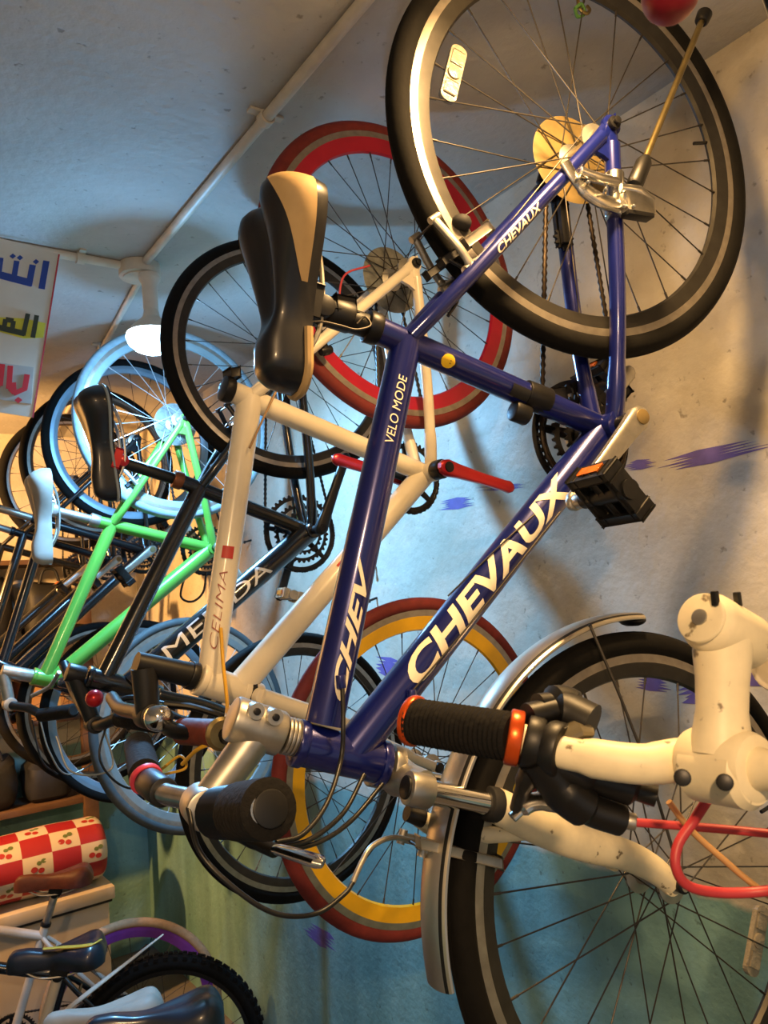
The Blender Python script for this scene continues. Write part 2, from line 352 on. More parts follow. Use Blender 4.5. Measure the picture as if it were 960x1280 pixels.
def gear_mb(mb, c, n, r, teeth, th, hole, mi=0):
    n = n.normalized(); u = n.orthogonal().normalized(); b = n.cross(u); N = teeth*4
    def ring(rad, h): return [c+n*h+(u*math.cos(2*PI*k/N)+b*math.sin(2*PI*k/N))*(rad(k) if callable(rad) else rad) for k in range(N)]
    ro = lambda k: r if k % 4 in (1, 2) else r-.006
    mb.loft([ring(hole, -th), ring(ro, -th), ring(ro, th), ring(hole, th)], mi, cap=False, loop=True); return mb
def cassette(w, c, n, m, big=.065, guard=None):
    mb = MB()
    for k in range(7): gear_mb(mb, c-n*(.034+.0042*k), n, big-(big-.026)*k/6, 28-2*k, .0011, .012)
    mb.cyl(c-n*.062, c-n*.032, .016, 20); mb.build('cassette', m, w)
    if guard: MB().revolve(c-n*.0325, n, [(.014, 0), (.014, .001), (.05, .003), (.074, .0035), (.076, .003), (.05, .0015)], 48, 0, True).build('spoke_guard', guard, w)
def crank_spin(root, bb, n, crank_m, ring_m, ring_r, arms, pedal_m=None, ring2=True, guard=None, open_ring=True):
    """chainset on the far side, arms: list of (end point, side) with side +1 near, -1 far"""
    k = MB()
    gear_mb(k, bb-n*.052, n, ring_r, 44, .0016, ring_r-.016)
    if ring2: gear_mb(k, bb-n*.044, n, ring_r*.76, 34, .0016, ring_r*.76-.014)
    if ring2: gear_mb(k, bb-n*.036, n, ring_r*.56, 26, .0014, ring_r*.56-.012)
    u = n.orthogonal().normalized(); b = n.cross(u)
    for j in range(5):
        a = 2*PI*j/5+.3; d = u*math.cos(a)+b*math.sin(a); k.tube([bb-n*.056+d*.012, bb-n*.055+d*ring_r*.55, bb-n*.052+d*(ring_r-.008)], [.011, .008, .006], 10, 0, True, .5, n)
    k.cyl(bb-n*.062, bb-n*.035, .02, 24, 0, .002)
    o = k.build('chainring', ring_m, root)
    if guard: MB().revolve(bb-n*.057, n, [(ring_r-.005, 0), (ring_r+.006, 0), (ring_r+.006, .002), (ring_r-.005, .002)], 72, 0, True).build('chain_guard', guard, root)
    MB().cyl(bb-n*.062, bb+n*.066, .012, 18).build('bottom_bracket', M_dark, root)
    for end, side in arms:
        s = bb+n*side*.072; d = (end-s).normalized()
        a = MB(); wv = d.cross(n).normalized(); rings = []
        L = dist(s, end)
        for t, wd, th in ((-.018/L, .006, .006), (-.012/L, .014, .009), (0, .0185, .011), (.18, .0155, .009), (.55, .0125, .0075), (.9, .0125, .0075), (1, .014, .0075), (1+.009/L, .010, .006), (1+.013/L, .004, .004)):
            p = s+(end-s)*t; rings.append([p+wv*math.copysign(abs(math.cos(q))**.6, math.cos(q))*wd+n*math.copysign(abs(math.sin(q))**.6, math.sin(q))*th for q in [2*PI*i/16 for i in range(16)]])
        a.loft(rings); co = a.build('crank_arm', crank_m, root)
        MB().cyl(s+n*side*.009, s+n*side*.0125, .0115, 24, 0, .0012).build('crank_cap', M_gold if crank_m is M_alu else M_dark, co)
        if pedal_m:
            pedal(root, end+n*side*.01, n*side, d, pedal_m)
def pedal(root, p, ax, d, m, w=.085, l=.082, th=.026):
    ax = ax.normalized(); t = (d-ax*d.dot(ax)).normalized(); u = ax.cross(t)
    c = p+ax*(w*.5+.018)
    sp = MB().cyl(p-ax*.012, p+ax*(w*.95), .0065, 14); sp.cyl(p-ax*.004, p+ax*.012, .011, 18, 0, .002); 
    q = MB(); q.cyl(p+ax*.012, p+ax*(w+.016), .013, 16)
    for sg in (-1, 1):
        q.box(c+u*sg*(l*.5-.008), ax*w*.86, t*th, u*.013, 0, .003)
        q.box(c+u*sg*l*.25, ax*.012, t*th*.7, u*l*.46, 0, .002)
    for sx in (-1, 1): q.box(c+ax*sx*(w*.5-.012), ax*.012, t*th*.85, u*l*.93, 0, .003)
    q.box(c, ax*w*.5, t*th*.25, u*l*.8, 0, .001)
    po = q.build('pedal', m, root); sp.build('spindle', M_alu, po)
    MB().box(c+u*(l*.5-.0005), ax*w*.45, t*th*.5, u*.003, 0, .001).build('reflector', M_amber, po)
    MB().box(c-u*(l*.5-.0005), ax*w*.45, t*th*.5, u*.003, 0, .001).build('reflector', M_amber, po)
def chain(root, a, ra, b, rb, n, m=None):
    """closed loop round two sprockets in the plane through a and b"""
    d = (b-a); L = d.length; e = d/L; s = n.cross(e).normalized(); al = math.asin((rb-ra)/L)
    pts = []
    for k in range(9):
        q = PI/2+al + (PI-2*al)*k/8; pts.append(a+(e*math.cos(q)+s*math.sin(q))*ra)
    lo = pts[-1]; q = -PI/2-al; 
    p2 = [b+(e*math.cos(q2)+s*math.sin(q2))*rb for q2 in [-(PI/2+al)+(PI+2*al)*k/12 for k in range(13)]]
    loop = pts+p2+[pts[0]]
    out = []; step = .0064
    for i in range(len(loop)-1):
        seg = loop[i+1]-loop[i]; N = max(1, int(seg.length/step))
        out += [loop[i]+seg*k/N for k in range(N)]
    mb = MB(); rs = [(.0052 if k % 2 else .0032) for k in range(len(out))]
    mb.tube(out+[out[0]], rs+[rs[0]], 6, 0, False, .75, n); return mb.build('chain', m or M_chain, root, ang=80)
def derailleur(root, p, n, m=None):
    m = m or M_dark; mb = MB(); o = p-n*.06
    mb.tube([o, o+V(-.015, 0, -.03), o+V(.01, 0, -.055)], [.011, .013, .010], 12)
    mb.box(o+V(.012, 0, -.095), V(.022, 0, .004), n*.004, V(0, 0, .09), 0, .002); mb.box(o+V(.012, 0, -.095)+n*.014, V(.022, 0, .004), n*.004, V(0, 0, .09), 0, .002)
    for z in (-.06, -.13): gear_mb(mb, o+V(.012, 0, z)+n*.007, n, .02, 11, .002, .004)
    mb.build('derailleur', m, root)
def saddle(root, O, F, U, L, mtop, length=.27, wr=.1, wn=.024, h=.05, groove=.012, panel=None, trim=None, skirt=1.0, name='saddle', rails=True, waist=.42):
    """O: centre of the saddle's underside; F nose direction, U up out of the seat, L left"""
    def width(s):
        a = max(0, min(1, (s-.16)/waist)); a = a*a*(3-2*a); wv = wr*(1-a)+wn*(1.25-.25*s)*a
        if s < .16: wv = wr*math.sqrt(max(0, 1-((.16-s)/.175)**2))
        if s > .88: wv *= math.sqrt(max(.02, 1-((s-.88)/.125)**2))
        return wv
    def hump(s): return h*(1.0+.18*math.exp(-((s-.12)/.12)**2)-.1*math.exp(-((s-.5)/.2)**2)) * (math.sqrt(max(.03, 1-((s-.9)/.11)**2)) if s > .9 else 1) * (math.sqrt(max(.2, 1-((.1-s)/.11)**2)) if s < .1 else 1)
    def S(s, a, lift=0):
        wv = width(s)+lift; hh = hump(s)+lift
        ca, sa = math.cos(a), math.sin(a); x = math.copysign(abs(sa)**.75, sa)*wv; y = abs(ca)**.7*hh
        g = groove*math.exp(-(x/(wr*.28))**2)*max(0, min(1, (.78-s)/.15))*min(1, max(0, (s+.05)/.06))
        return O+F*((s-.45)*length)+L*x+U*(y-g-.0*skirt)
    NS = 34; NA = 28; rings = []
    for i in range(NS+1):
        s = i/NS; r = [S(s, -PI/2+PI*k/NA) for k in range(NA+1)]
        wv = width(s); drop = -.012*skirt*(1-.3*s)
        r += [O+F*((s-.45)*length)+L*wv*.96+U*drop, O+F*((s-.45)*length)+L*wv*.5+U*(drop+.008), O+F*((s-.45)*length)-L*wv*.5+U*(drop+.008), O+F*((s-.45)*length)-L*wv*.96+U*drop]
        rings.append(r)
    so = MB().loft(rings).build(name, mtop, root, ang=60)
    if panel:
        for sg in (1, -1):
            rr = []
            for i in range(17):
                s = .012+.52*i/16; a0 = math.radians(30+52*(i/16)**1.2); a1 = math.radians(88)
                rr.append([S(s, sg*(a0+(a1-a0)*k/8), .0016) for k in range(9)])
            MB().loft(rr, 0, False, False).build('side_panel', panel, so, label='tan vinyl side panel')
    if trim:
        t0 = .72 if panel else 0
        pts = [O+F*((s-.45)*length)+L*(width(s)+.0005)-U*.002 for s in [t0+(1-t0)*k/30 for k in range(31)]]+[O+F*((s-.45)*length)-L*(width(s)+.0005)-U*.002 for s in [1-(1-t0)*k/30 for k in range(31)]]
        MB().tube(pts+([] if panel else [pts[0]]), .006 if panel else .0035, 8).build('edge_trim', trim, so)
    if rails:
        mb = MB()
        for sg in (1, -1):
            mb.tube(curve_pts([O+F*(.4*length)+L*sg*.008-U*.004, O+F*(.2*length)+L*sg*.02-U*.03, O-F*(.12*length)+L*sg*.022-U*.032, O-F*(.36*length)+L*sg*.04-U*.004], 6), .0036, 8)
        mb.build('saddle_rail', M_alu, so)
    return so
def seatpost(root, a, b, r, m, clampm=None, L=None, U=None):
    mb = MB().cyl(a, b, r, 20, 0, .002); o = mb.build('seatpost', m, root)
    d = (b-a).normalized(); F = L.cross(d)
    k = MB().cyl(b-L*.022-d*.002, b+L*.022-d*.002, .015, 18, 0, .002); k.box(b+d*.012, F*.045, L*.05, d*.012, 0, .003)
    k.cyl(b+F*.016-d*.012, b+F*.016+d*.022, .004, 10); k.cyl(b-F*.016-d*.012, b-F*.016+d*.022, .004, 10)
    k.build('seat_clamp', clampm or M_dark, o); return o
def taper(a, b, r0, r1, k=6):
    return [a+(b-a)*t/k for t in range(k+1)], [r0+(r1-r0)*t/k for t in range(k+1)]
def bike_frame(root, g, n, m, r=None, extra=None):
    """g: mid-plane points hub, BB, SC, ST (top of seat tube), HT0, HT1, TTf, DTf"""
    r = r or {}; mb = MB()
    mb.tube(*taper(g['BB'], g['ST'], r.get('st', .017), r.get('st', .017)), seg=24)
    mb.tube(*taper(g['SC'], g['TTf'], r.get('tt', .018), r.get('tt2', r.get('tt', .018))), seg=24)
    mb.tube(*taper(g['BB'], g['DTf'], r.get('dt', .022), r.get('dt2', r.get('dt', .022))), seg=24)
    mb.cyl(g['HT0'], g['HT1'], r.get('ht', .021), 28, 0, .002)
    ha = (g['HT1']-g['HT0']).normalized()
    for p, s in ((g['HT0'], 1), (g['HT1'], -1)): mb.cyl(p, p+ha*s*.012, r.get('ht', .021)*1.1, 28, 0, .002)
    mb.cyl(g['BB']-n*.035, g['BB']+n*.035, r.get('bb', .022), 24, 0, .002)
    for sg in (1, -1):
        e = g['hub']+n*sg*.066; sd = (g['SC']-g['hub']).normalized(); cd = (g['BB']-g['hub']).normalized()
        rs = r.get('ss', .0085)
        mb.tube(curve_pts([g['SC']+n*sg*.012-sd*.004, g['SC']-sd*.06+n*sg*.033, g['SC']-sd*.16+n*sg*.047, e+sd*.03], 5), rs, 16)
        rc = r.get('cs', .0095)
        mb.tube(curve_pts([g['BB']+n*sg*.022-cd*.005, g['BB']-cd*.07+n*sg*.035, g['BB']-cd*.2+n*sg*.052, e+cd*.03], 5), [rc*1.15]*6+[rc]*10, 16)
        # dropout plate
        o = cd.cross(n).normalized(); pl = [e+sd*.045, e+sd*.01-cd*.012, e-cd*.014-sd*.006, e+cd*.0-sd*.012, e+cd*.045-o*.0]
        mb.tube([e+sd*.04, e+sd*.004], [rs, .013], 14, 0, True, .45, n); mb.tube([e+cd*.04, e+cd*.004], [rc, .013], 14, 0, True, .45, n)
        mb.cyl(e-n*.0045, e+n*.0045, .0165, 20, 0, .001)
        mb.prism([p-n*.004 for p in (e-cd*.013-sd*.013, e+cd*.010-sd*.014, e+cd*.07, e+cd*.050+sd*.014, e+cd*.032+sd*.030, e+sd*.052+cd*.012, e+sd*.07, e-cd*.012+sd*.012)], n*.008)
    mb.cyl(g['SC']-(g['SC']-g['hub']).normalized()*.07-n*.04, g['SC']-(g['SC']-g['hub']).normalized()*.07+n*.04, .006, 12)
    if extra: extra(mb)
    f = mb.build('frame', m, root, ang=40)
    for sg in (1, -1):
        q = MB(); e = g['hub']+n*sg*.066
        q.cyl(e+n*sg*.004, e+n*sg*.013, .0105, 18, 0, .002); q.cyl(e+n*sg*.0125, e+n*sg*.019, .006, 12, 0, .001)
        q.build('axle_nut', M_dark, root)
    return f
def rigid_fork(root, g, n, m, r=.013, crown=.022):
    """straight blades from the crown down to the front hub"""
    ha = (g['HT1']-g['HT0']).normalized(); cr = g['HT1']+ha*.016
    mb = MB().cyl(g['HT1']-ha*.002, cr+ha*.012, crown, 22, 0, .003); mb.cyl(cr-n*.045, cr+n*.045, .016, 18, 0, .004)
    for sg in (1, -1):
        a = cr+n*sg*.042; e = g['FH']+n*sg*.05; d = e-a
        mb.tube(curve_pts([a-ha*.004, a+ha*d.length*.35, a+d*.72+ha*.012, e], 6), [r]*9+[r*.85]*5+[r*.6]*5, 16)
        mb.cyl(e-n*.004, e+n*.004, .013, 16, 0, .001)
    o = mb.build('fork', m, root)
    for sg in (1, -1): e = g['FH']+n*sg*.05; MB().cyl(e+n*sg*.003, e+n*sg*.013, .0105, 16, 0, .002).build('axle_nut', M_dark, root)
    return o
def v_brake(root, p, d, n, m, r=.006):
    """two arms at p (between fork or stays), d from the arm pivots toward the cable"""
    o = d.cross(n).normalized()
    for sg in (1, -1):
        a = p+n*sg*.036; b = a+d*.085-n*sg*.006
        mb = MB().tube(curve_pts([a-d*.01, a+d*.03+n*sg*.004, b], 5), [.0085]*3+[.0065]*8, 12, 0, True, .7, n); mb.cyl(a-o*.012, a+o*.014, .0085, 14, 0, .001)
        mb.cyl(b-o*.008, b+o*.01, .0055, 12); ob = mb.build('brake_arm', m, root)
        pd = MB().box(a+d*.03-n*sg*.014, o*.055, n*.012, d*.011, 0, .002); pd.build('brake_pad', M_rub, ob)
    t = p+d*.082; MB().tube([t-n*.03, t+n*.03], .0018, 8).build('brake_wire', M_spoke, root)
def grip(root, a, b, r, m, cap=None, ribs=0, name='grip'):
    d = (b-a); L = d.length; mb = MB(); N = max(2, ribs*2) if ribs else 6; pts = []; rs = []
    for k in range(N+1):
        pts.append(a+d*k/N); rs.append(r*(1 if not ribs or k % 2 else .93))
    e = d/L; pts = [a-e*.001]+pts+[b+e*.002]; rs = [r*.9]+rs+[r*.85]; mb.tube(pts, rs, 24); o = mb.build(name, m, root, ang=60)
    if cap: MB().cyl(b+e*.002, b+e*.006, r*.62, 24, 0, .0015).build('end_cap', cap, o)
    return o
def cable(root, pts, r, m, name='cable', n=8): return MB().tube(curve_pts(pts, n), r, 10).build(name, m, root, ang=80)
HANG = 'bicycles hanging nose down along the wall'

# ------------------------------------------------------------------ the bicycles
def geo(P, n, px, hub=None):
    g = {k: at(v[0], v[1], P, n) for k, v in px.items()}; g['hub'] = hub or P; return g
def nv(x, y, z=0.0): return V(x, y, z).normalized()

def blue_bike():
    P = V(.99, .734, EYE.z+.685); n = nv(-.2, -.975)
    F = V(0, 0, -1); U = V(-n.y*-1, n.x*-1, 0) if False else V(-.975, .2, 0).normalized(); L = n
    g = geo(P, n, dict(BB=(756, 537), SC=(508, 426), ST=(463, 409), TTf=(405, 905), HT0=(368, 928), HT1=(481, 955), DTf=(432, 948)))
    c2 = V(.944, .719, EYE.z-.430); n2 = nv(-.13, -.99, .059); g['FH'] = c2
    A = lambda x, y, o=0: at(x, y, P, n, o)
    t = thing('bicycle', V(c2.x, c2.y, c2.z-.345), 'royal blue bicycle with big cream lettering, hanging nose down in the middle', 'bicycle', HANG)
    f = bike_frame(t, g, n, M_blue, dict(st=.019, tt=.0215, tt2=.024, dt=.0255, ht=.026, ss=.0115, cs=.0125, bb=.023))
    face = EYE-g['BB']
    text_on_tube(f, 'CHEVAUX', g['DTf'], g['BB'], .0255, EYE-A(600, 740), .195, .80, .036, M_letter, .25, .032, -.05)
    text_on_tube(f, 'VELO MODE', g['TTf'], g['SC'], .0225, EYE-A(480, 520), .70, .885, .012, M_letter, .15, .0, -.25)
    text_on_tube(f, 'CHEV', g['TTf'], g['SC'], .0238, EYE-A(430, 780), .06, .40, .020, M_letter, .5, .03, -.40)
    sd = (g['SC']-g['hub']).normalized()
    text_on_tube(f, 'CHEVAUX', g['SC']-sd*.16+n*.047, g['hub']+n*.066+sd*.03, .0115, EYE-A(630, 300), .04, .40, .011, M_letter, .25, .02, -.35, .0012)
    # stickers: yellow round one, black name plate, seat-tube crest
    def patch(x0, y0, x1, y1, Aa, Bb, rad, m, hw, nm='sticker', turn=0):
        D = (Bb-Aa).normalized(); p0 = A(x0, y0); mid = (p0-Aa).dot(D); nr = (EYE-p0); nr = (nr-D*nr.dot(D)).normalized(); up = nr.cross(D); rings = []
        l = dist(A(x0, y0), A(x1, y1))
        for i in range(9):
            x = mid+l*(i/8-.5); hh = hw if nm == 'name_plate' else hw*math.sqrt(max(0.02, 1-(2*i/8-1)**2))
            rings.append([Aa+D*x+(nr*math.cos(q)+up*math.sin(q))*(rad+.0008) for q in [turn+hh/rad*(2*k/8-1) for k in range(9)]])
        MB().loft(rings, 0, False, False).build(nm, m, f)
    sy = mat('yellow_sticker', 'e8c020', .5, 0, .05, 20); skk = mat('black_sticker', '111214', .5, 0, .05, 20)
    patch(552, 459, 568, 466, g['ST'], g['BB'], .0198, sy, .0100)
    text_on_tube(f, ': )', g['ST'], g['BB'], .0212, EYE-A(552, 459), .290, .318, .010, skk, 0, .01, .0, .0006, 'sticker_print')
    patch(642, 497, 664, 505, g['ST'], g['BB'], .0198, skk, .009, 'name_plate')
    # seat post, quick clamp, saddle
    seatpost(t, g['ST'], A(398, 388), .0165, M_bplas, M_dark, L, U)
    MB().cyl(A(474, 413), A(457, 407), .0225, 24, 0, .003).build('seat_collar', M_dark, t)
    sh = MB(); sh.cyl(A(440, 399), A(408, 388), .021, 24, 0, .004); sh.box(A(428, 385), V(.03, 0, .0), n*.03, V(0, 0, .02), 0, .004); sh.build('light_bracket', M_bplas, t)
    saddle(t, A(368, 357), nv(-.05, 0, -1), nv(-.97, -.03, .05), nv(.03-.2, -.975, 0), M_leath, .266, .104, .040, .058, .024, M_tanp, M_tanp, waist=.55)
    cable(t, [A(375, 405, .02), A(400, 402, .03), A(425, 407, .03), A(445, 412, .03), A(463, 407, .025), A(456, 396, .02), A(446, 405, .02)], .0016, M_spoke, 'lock_wire')
    # wheels
    w = wheel(t, P, nv(-.225, -.974, -.025), .345, .0185, ri=.066, phase=.1)
    cassette(w, P, n, M_brass, .06, M_gold)
    # spoke reflector in the upper left, hanging hook is its own thing
    rp = A(566, 93, -.002); rd = (rp-P).normalized(); tg = rd.cross(n)
    def refl(c, d, nn, wh):
        d = d.normalized(); x = d.cross(nn); pl = [c+d*(.040*sg+.010*math.cos(q)*sg)+x*.0135*math.sin(q)*sg-nn*.004 for sg in (1, -1) for q in [(-90+180*k/8)*PI/180 for k in range(9)]]
        o = MB().prism(pl, nn*.008).build('reflector', M_refl, wh, smooth=False); MB().cyl(c+nn*.003, c+nn*.007, .011, 20, 0, .001).build('reflector_boss', M_refl, o)
        for sg in (1, -1): MB().box(c+d*sg*.027+nn*.0045, d*.022, x*.018, nn*.003, 0, .001).build('reflector_lens', M_refl, o)
    refl(rp, A(574, 62)-A(558, 128), n, w)
    w2 = wheel(t, c2, n2, .345, .0185, ri=.064, phase=.05, axle=.055)
    e = at(945, 1175, c2, n2); ed = (at(952, 1135, c2, n2)-at(938, 1215, c2, n2)).normalized()
    refl(e, ed, n2, w2)
    # chainset
    cend = A(718, 627, .082); far = g['BB']-n*.072-(cend-(g['BB']+n*.072))
    crank_spin(t, g['BB'], n, M_alu, M_dark, .089, [(cend, 1), (far, -1)], M_bplas, True, M_dark)
    chain(t, P-n*.048, .036, g['BB']-n*.048, .083, n); derailleur(t, P+V(-.03, 0, .0), n, M_dark)
    fd = MB().box(A(690, 500, -.04), V(.05, 0, .01), n*.022, V(0, 0, .03), 0, .003); fd.cyl(A(655, 492), A(684, 503), .0215, 20, 0, .002); fd.build('front_derailleur', M_dark, t)
    # reflector lamp under the seat tube, rear brake
    MB().cyl(A(640, 512, .0), A(660, 520, .0), .016, 18, 0, .004).build('bottle_boss', M_bplas, t)
    v_brake(t, A(573, 348), (A(540, 300)-A(573, 348)).normalized()*1.0, n, M_alu)
    nb = MB().box(A(595, 295, .03), (A(606, 288)-A(560, 322)).normalized()*.055, n*.012, V(-.7, 0, .7).normalized()*.014, 0, .003); nb = nb.build('brake_caliper', M_alu, t); MB().sphere(A(576, 279, .0), .016, 0, 16, (1, 1, .8)).build('pad_holder', M_rub, nb)
    cable(t, [A(560, 395, .03), A(572, 375, .03), A(580, 340, .03), A(562, 325, .03)], .0025, M_hose)
    # kickstand bracket on both stays, rod and rubber foot
    off = .068; k = MB(); kd = V(0, 0, -1)
    k.tube(curve_pts([A(706, 203, off+.004), A(722, 228, off+.006), A(745, 248, off+.008), A(772, 258, off+.010)], 6), [.010]*8+[.013]*11, 14, 0, True, .55, n)
    k.tube(curve_pts([A(725, 215, off+.012), A(745, 222, off+.014), A(770, 228, off+.014)], 6), .008, 12)
    k.cyl(A(768, 217, off-.0), A(768, 272, off), .0145, 20, 0, .002)
    k.box(A(796, 257, off+.014), V(.055, -.011, -.0), V(.005, .022, 0), V(0, 0, .034), 0, .005)
    k.tube([A(775, 236, off+.012), A(797, 240, off+.018), A(815, 252, off+.018)], [.008, .010, .007], 14)
    for x, y in ((722, 224), (735, 228), (757, 237), (780, 258), (792, 258)): k.cyl(A(x, y, off+.008), A(x, y, off+.028), .0032, 10, 0, .0006)
    k.build('kickstand_bracket', M_silver, t)
    MB().box(A(797, 270, off+.016), V(.048, -.01, 0), V(.004, .018, 0), V(0, 0, .007), 0, .001).build('bracket_foot', M_dark, t)
    a = A(797, 222, off+.012); b2 = A(879, 22, off+.02)
    rod = MB().tube([a, b2], .0052, 16).build('kickstand', M_brass, t)
    d = (b2-a).normalized(); MB().tube([a-d*.016, a-d*.012, a+d*.03, a+d*.04], [.011, .013, .0125, .008], 18).build('sleeve', M_bplas, rod)
    MB().tube([b2-d*.012, b2-d*.008, b2+d*.008, b2+d*.012], [.009, .0115, .0125, .007], 18).build('rubber_foot', M_bplas, rod)
    # suspension fork
    ha = (g['HT1']-g['HT0']).normalized(); e = .058
    cr = MB(); cr.cyl(g['HT1']+ha*.004, g['HT1']+ha*.02, .027, 24, 0, .003)
    cc = A(505, 972); cr.tube([cc-n*e, cc-n*e*.4-ha*.006, cc-ha*.008, cc+n*e*.4-ha*.006, cc+n*e], [.019, .021, .025, .021, .019], 20)
    fork = None
    for sg in (1, -1):
        o = n*e*sg
        s0 = A(512, 985, e)-n*e; s1 = A(618, 1006, e)-n*e; dd = (s1-s0).normalized()
        cr.cyl(s0+o-dd*.004, s0+o+dd*.028, .0205, 24, 0, .003)
    fork = cr.build('fork', M_alu, t)
    for sg in (1, -1):
        o = n*e*sg
        MB().cyl(s0+o, s1+o, .0145, 24).build('stanchion', M_chrome, fork)
        MB().cyl(s0+o-dd*.007, s0+o-dd*.003, .014, 24, 0, .001).build('top_cap', M_bplas, fork)
        MB().cyl(s1+o-dd*.012, s1+o+dd*.006, .0215, 24, 0, .004).build('wiper_seal', M_rub, fork)
        lp = [s1+dd*.002, A(668, 1030, e)-n*e, A(725, 1053, e)-n*e, A(780, 1068, e)-n*e, A(815, 1085, e)-n*e, A(838, 1104, e)-n*e]
        lg = MB().tube(curve_pts([p+o for p in lp], 5), [q*1.06 for q in [.0205, .0208, .021, .0213, .0216, .022, .0222, .0222, .022, .0218, .0214, .021, .0206, .02, .0196, .0192, .0188, .0184, .018, .0176, .0172, .0168, .0163, .0158, .0152, .0146]], 22, 0, True, .85, n); lg.cyl(A(838, 1104, e)-n*e+o-n*.006, A(838, 1104, e)-n*e+o+n*.006, .016, 18, 0, .001)
        lg.build('lower_leg', M_scuff, fork)
        q = A(843, 1103, e)-n*e+o+n*sg*.008; MB().cyl(q, q+n*sg*.012, .0105, 18, 0, .002).build('axle_nut', M_dark, fork)
    MB().tube(curve_pts([A(655, 1040, e*.9), A(600, 1043, e*.75), A(545, 1030, .01), A(520, 1022, -.02), A(560, 1050, -e*.9)], 6), .0105, 16, 0, True, .8, n).build('brake_arch', M_scuff, fork)
    MB().tube([A(528, 1022, -.0), A(508, 1016, -.0)], [.0125, .010], 16).build('arch_plug', M_bplas, fork)
    v_brake(t, A(585, 1072), (A(530, 1058)-A(585, 1072)).normalized(), n, M_alu)
    MB().box(A(575, 1066, .05), (A(640, 1082)-A(520, 1052)).normalized()*.12, n*.010, V(0, 0, .013), 0, .003).build('brake_arm', M_alu, t)
    # mudguard round the front wheel
    u = (V(1, 0, 0)-n2*n2.x).normalized(); b = n2.cross(u)
    def an(x, y): d = at(x, y, c2, n2)-c2; return math.atan2(d.dot(b), d.dot(u))
    a0 = an(790, 772); a1 = an(545, 1235)
    if a1 < a0: a0, a1 = a1, a0
    if a1-a0 > PI: a0, a1 = a1, a0+2*PI
    prof = [(.366+.010*math.cos(q)-.002, .0275*math.sin(q)) for q in [(-95+190*k/12)*PI/180 for k in range(13)]]
    prof = prof+[(r-.0012, h*.96) for r, h in prof[::-1]]
    ax = n2
    mg = MB(); seg = 80; rings = [[c2+(u*math.cos(q)+b*math.sin(q))*r+n2*h for r, h in prof] for q in [a0+(a1-a0)*k/seg for k in range(seg+1)]]
    mg.loft(rings, [ (1 if (k in (2, 9)) else 0) for _ in range(seg) for k in range(len(prof))]+[0, 0]); fo = mg.build('mudguard', [mat('polished_mudguard', 'd0cabd', .33, .95, .08, 12), M_bplas], t)
    for q in (an(735, 782), ): pass
    s = at(738, 783, c2, n2, .027)
    MB().tube([s, at(775, 870, c2, n2, .045), at(812, 965, c2, n2, .05), c2+n2*.052], .0022, 10).build('mudguard_stay', M_spoke, fo)
    MB().tube([at(727, 780, c2, n2, -.03), s], .003, 10).build('stay_bridge', M_dark, fo)
    tip = at(790, 775, c2, n2); MB().sphere(tip, .014, 0, 14, (1, 1.7, .7)).build('mudguard_tip', M_bplas, fo)
    # stem and handlebar
    st = MB(); sa = A(288, 897); sb = A(352, 918); st.cyl(sa, sb, .0265, 28, 0, .004)
    for k in range(4): q = sb+ha*(.003+.005*k); st.cyl(q, q+ha*.0042, .0225, 28, 0, .0008)
    c1 = A(322, 917); cb = A(254, 1008); st.tube([c1, c1+(cb-c1)*.25, cb-(cb-c1)*.12], [.022, .0215, .0195], 24); st.cyl(cb-n*.024, cb+n*.024, .0235, 26, 0, .004)
    for p in (A(313, 886), A(336, 893)): st.tube([p-n*.02, p+n*.03], .0095, 16); 
    so = st.build('stem', M_alu, t)
    for p in (A(313, 886), A(336, 893)): MB().cyl(p+n*.028, p+n*.034, .0042, 16, 0, .001).build('stem_bolt', M_dark, so)
    hb = MB(); hb.tube(curve_pts([A(254, 1008, -.0), A(240, 1000, -.03), A(206, 992, -.09), A(186, 978, -.16), A(174, 940, -.30)], 6), .0127, 18); hb.tube(curve_pts([A(254, 1008, 0), A(262, 1012, .04), A(280, 1016, .11), A(330, 1012, .22)], 6), .0127, 18)
    ho = hb.build('handlebar', M_silver, t)
    grip(t, A(272, 1016, .09), A(300, 1014, .145), .026, M_bplas, None, 9, 'twist_shifter')
    grip(t, A(300, 1014, .147), A(336, 1011, .215), .0275, M_grip, M_bplas, 0)
    grip(t, A(181, 968, -.18), A(173, 932, -.33), .021, M_grip, M_bplas, 0)
    MB().cyl(A(205, 991, -.095), A(185, 977, -.165), .0185, 22, 0, .003).build('twist_shifter', M_bplas, t)
    MB().cyl(A(184, 976, -.168), A(181.5, 971, -.176), .0215, 22, 0, .001).build('grip_ring', M_pink, t, label='red ring beside the grip')
    lv = MB().tube(curve_pts([A(296, 1040, .10), A(325, 1055, .13), A(345, 1064, .15)], 5), [.010]*5+[.009]*6, 14, 0, True, .7); lv.build('brake_lever_clamp', M_dark, t)
    MB().tube([A(342, 1061, .155), A(350, 1062, .16), A(398, 1077, .21), A(404, 1079, .213)], [.006, .0085, .0095, .007], 16, 0, True, .6, V(0, 0, 1)).build('brake_lever', M_chrome, t)
    # cables
    bs = A(426, 852, .026); MB().cyl(bs-V(0, 0, .008), bs+V(0, 0, .008), .006, 12, 0, .001).build('cable_stop', M_blue, t)
    bs = A(515, 870, .03); MB().cyl(bs-V(0, 0, .008), bs+V(0, 0, .008), .006, 12, 0, .001).build('cable_stop', M_blue, t)
    cable(t, [A(428, 858, .028), A(429, 905, .045), A(426, 950, .05), A(408, 1005, .09), A(378, 1043, .12), A(345, 1053, .13)], .0028, M_hose)
    cable(t, [A(455, 968, .03), A(430, 1015, .06), A(390, 1048, .11), A(350, 1060, .13)], .0028, M_hose)
